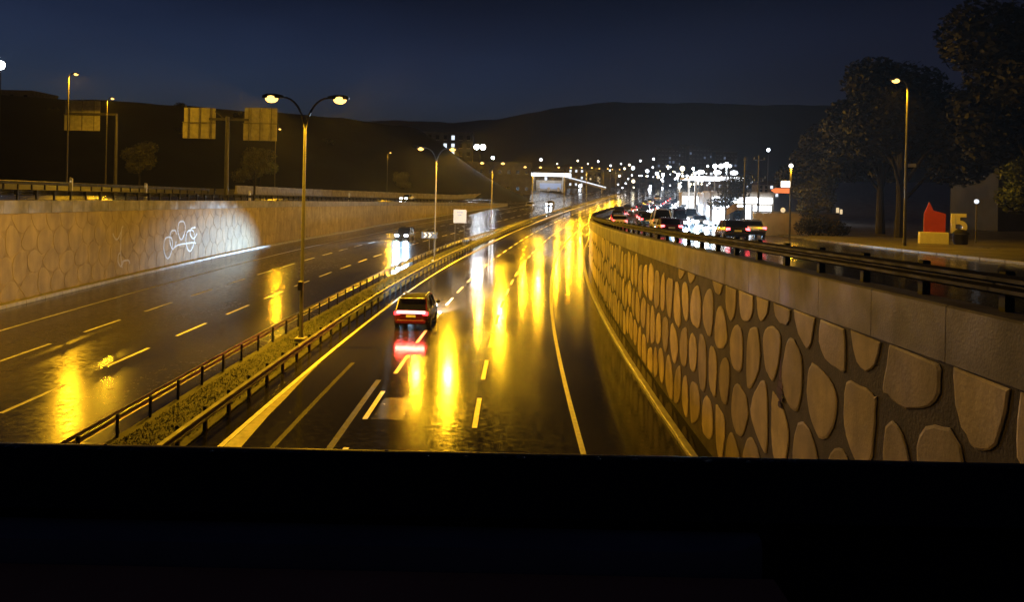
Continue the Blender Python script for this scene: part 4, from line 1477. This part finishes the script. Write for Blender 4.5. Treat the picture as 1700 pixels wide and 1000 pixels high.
MB().loft([[(r_ * math.cos(2 * math.pi * i / 12), r_ * math.sin(2 * math.pi * i / 12), z_) for i in range(12)] for r_, z_ in ((.49, .70), (.51, .70), (.51, .76), (.49, .76))]).build('rim', 'pole_dark', bn, True)
pb = thing('globe_lamp', 'single pale globe lamp among the black trees at right', 'lamp', (32.0, 56, gz(32, 56)))
MB().tube([(0, 0, -.2), (0, 0, 2.7)], .05, 8).build('post', 'pole_dark', pb, True)
MB().sphere((0, 0, 2.85), .16, 10, 6).build('globe', 'window_lit', pb, True)

# small bollards / marker posts on the upper left bank
for px, d in ((242, 80), (415, 98), (580, 150), (118, 70)):
    x = (px - 850) / 1350 * d
    off = WALL_L(d) - x
    mk = thing('marker_post', 'short pale marker post on the upper left verge', 'post', (x, d, gl(d, off)), 0, 'marker posts on the upper left verge')
    MB().loft([[(-.12, -.08, 0), (.12, -.08, 0), (.12, .08, 0), (-.12, .08, 0)], [(-.12, -.08, 1.3), (.12, -.08, 1.3), (.12, .08, 1.3), (-.12, .08, 1.3)], [(-.1, -.06, 1.45), (.1, -.06, 1.38), (.1, .06, 1.38), (-.1, .06, 1.45)]]).build('shaft', 'sign_white', mk)
    MB().box((0, -.085, 1.1), (.12, .02, .12)).build('reflector', 'reflector', mk)

# graffiti scribble on one stone of the right wall: a spike over a stack of blots
gd, zc_ = 17.1, 3.35
xo = lambda q: WALL_R(q) - .0265


def blot(pts):
    g = MB().loft([[(xo(gd) + e, gd + a, zc_ + b) for a, b in pts] for e in (0, -.004)])
    g.v = [(x - WALL_R(4), y - 4, z - zr(4)) for x, y, z in g.v]
    g.build('graffiti', 'sign_black', wall_r)


blot([(-.05, .1), (.06, .1), (.03, .35), (.0, .62), (-.03, .3)])
for k, (a, b, w_, h_) in enumerate(((0, .0, .17, .07), (.03, -.14, .2, .06), (-.03, -.28, .18, .06), (.02, -.42, .13, .07))):
    blot([(a + w_ * math.cos(q * math.pi / 4) * (1 + .25 * ((q * 7 + k) % 3 - 1)), b + h_ * math.sin(q * math.pi / 4)) for q in range(8)])

# pale graffiti loops on the left wall where the headlights catch it
def wall_d(px):
    return min(drange(34, 150, .25), key=lambda q: abs(850 + WALL_L(q) / q * 1350 - px))


for px, hz_, w_, h_, a0, a1 in ((280, 1.7, .9, .9, 0, 6.28), (288, 2.3, .7, .8, .4, 5.9), (302, 3.0, .8, .8, 0, 6.28), (318, 2.0, 1.0, .95, 0, 6.28), (310, 1.5, 2.4, .25, .3, 3.0), (322, 2.6, .8, .5, 1.0, 6.0), (206, 2.4, .35, 1.5, 1.6, 4.7), (196, 3.4, .6, .5, 3.3, 6.2), (210, .9, .7, .35, 0, 3.1), (203, 1.4, .5, .5, 2.0, 6.0)):
    q0 = wall_d(px)
    pts = []
    for k in range(17):
        a = a0 + (a1 - a0) * k / 16
        q = q0 + w_ * math.cos(a)
        pts.append((WALL_L(q) + .016 - WALL_L(32), q - 32, zl(q0) + hz_ + h_ * math.sin(a) * (1 + .12 * math.sin(3 * a)) - zl(32)))
    gg = MB()
    for k in range(16):
        (xa, ya, za), (xb_, yb_, zb_) = pts[k], pts[k + 1]
        L_ = math.hypot(yb_ - ya, zb_ - za) or 1
        ny_, nz_ = -(zb_ - za) / L_ * .06, (yb_ - ya) / L_ * .06
        gg.add([(xa, ya - ny_, za - nz_), (xb_, yb_ - ny_, zb_ - nz_), (xb_, yb_ + ny_, zb_ + nz_), (xa, ya + ny_, za + nz_)], [(0, 1, 2, 3)])
    gg.build('graffiti', 'graffiti_pale', wall_l)

# ------------------------------------------------------------------ the bridge the camera stands on: black handrail, grey ledge, brown panel
br = thing('bridge_parapet', 'black wet handrail above a grey ledge and brown panel, close to the camera', 'railing', (0, .8, EYE - .7))
zz = -EYE + .7 + EYE


def rel(x, y, z):
    return (x, y - .8, z + .7)


tilt = 0.0
sec = [(.915, -.330), (.914, -.304), (.9125, -.2935), (.9055, -.2932), (.897, -.2955), (.888, -.306), (.846, -.340), (.85, -.352), (.905, -.352)]
MB().loft([[rel(x, y, z) for y, z in sec] for x in (-3, -1, 1, 3)]).build('handrail', 'handrail_black', br, True)
# ledge with a rounded right end
led = []
for x, y0 in ((-3, .80), (.18, .80), (.235, .808), (.262, .83), (.27, .90)):
    led.append([rel(x, y0, -.352), rel(x, .93, -.352), rel(x, .93, -.46), rel(x, y0, -.46), rel(x, y0 - .004, -.44), rel(x, y0 - .004, -.362)])
MB().loft(led).build('ledge', 'ledge_grey', br, True)
pan = []
for x, y0 in ((-3, .60), (.20, .60), (.235, .615), (.255, .64), (.262, .70)):
    pan.append([rel(x, y0, -.30 * y0 / .60 * .0 - .372), rel(x, .79, -.372), rel(x, .79, -.95), rel(x, y0, -.95)])
MB().loft(pan).build('panel', 'panel_brown', br, True)
MB().loft([[rel(x, y, z) for y, z in ((.96, -.362), (1.05, -.362), (1.05, -1.9), (.96, -1.9))] for x in (-30, -3, 3, 30)]).build('outer_fascia', 'deck_dark', br)
dk = struct(MB().box((0, -2.2, EYE - 1.75), (60, 6.0, .3)).build('bridge_deck', 'deck_dark'))
rw = random.Random(9)
dr = MB()
for k in range(170):
    x = rw.uniform(-.7, .75)
    y = rw.uniform(.896, .911)
    r_ = rw.uniform(.0012, .0032)
    z = -.2945
    dr.sphere(rel(x, y, z), r_, 7, 4, 1, 1, .55)
do = dr.build('water_drops', 'water_drop', br, True)
do['kind'] = 'stuff'

# ------------------------------------------------------------------ wet night air
hz_m = bpy.data.materials.new('haze')
hz_m.use_nodes = True
hn = hz_m.node_tree.nodes
hn.remove(hn['Principled BSDF'])
pv = hn.new('ShaderNodeVolumePrincipled')
pv.inputs['Color'].default_value = (0.9, 0.93, 1.0, 1)
pv.inputs['Density'].default_value = 0.00012
pv.inputs['Anisotropy'].default_value = 0.5
hz_m.node_tree.links.new(pv.outputs['Volume'], hn['Material Output'].inputs['Volume'])
M['haze'] = hz_m
hz = MB().box((0, 4000, 147.5), (18400, 14400, 305)).build('haze', 'haze')
hz['kind'] = 'stuff'
tag(hz, 'thin rain mist hanging in the night air over the whole road', 'haze')

ORD = ['first', 'second', 'third', 'fourth', 'fifth', 'sixth', 'seventh', 'eighth', 'ninth', 'tenth', 'eleventh', 'twelfth', 'thirteenth', 'fourteenth', 'fifteenth', 'sixteenth', 'seventeenth', 'eighteenth', 'nineteenth', 'twentieth']


def ordinal(i):
    if i < 20:
        return ORD[i]
    tens = {5: 'fifty', 6: 'sixty', 7: 'seventy', 8: 'eighty', 9: 'ninety', 2: 'twenty', 3: 'thirty', 4: 'forty'}
    q = i + 1
    return ('twentieth', 'thirtieth', 'fortieth', 'fiftieth', 'sixtieth', 'seventieth', 'eightieth', 'ninetieth')[q // 10 - 2] if q % 10 == 0 else tens[q // 10] + '-' + ORD[q % 10 - 1]


def number_group(group, template, key=None):
    """labels by place: sorted from the left of the view unless another key is given"""
    obs = [o for o in COL.objects if o.parent is None and o.get('group') == group]
    obs.sort(key=key or (lambda o: o.location.x / max(o.location.y, 1)))
    for i, o in enumerate(obs):
        o['label'] = template.format(ordinal(i))


number_group('apartment blocks under the far hill', 'dim apartment block under the far hill, {} from the left of five')
number_group('far town lights', 'far town light on a mast, {} from the left in the valley cluster')
number_group('trees on the near hill', 'black tree on the dark left hill, {} counting from the left')
number_group('town houses in the valley', 'small town house with lit windows in the valley, {} from the left')
near = lambda o: o.location.y
number_group('cars queuing along the lane beside the guard rail', 'queuing car in the lane beside the guard rail, {} from the near end', near)
number_group('cars queuing in the second lane of the service road', 'queuing car in the second service road lane, {} from the near end', near)
number_group('oncoming cars in the inner lane of the service road', 'oncoming car in the inner service road lane, {} from the near end', near)
number_group('oncoming cars in the lane beside the shops', 'oncoming car in the lane beside the shops, {} from the near end', near)
number_group('lit shops along the service road', 'single storey shop with glaring white front beside the service road, {} from the near end', near)
number_group('white lights over the service road', 'tall white street light over the service road queue, {} from the near end', near)
number_group('far lamps on the median', 'small double armed lamp beyond the fourth on the median, {} of the far ones', near)
number_group('marker posts on the upper left verge', 'short pale marker post on the upper left verge, {} from the left')
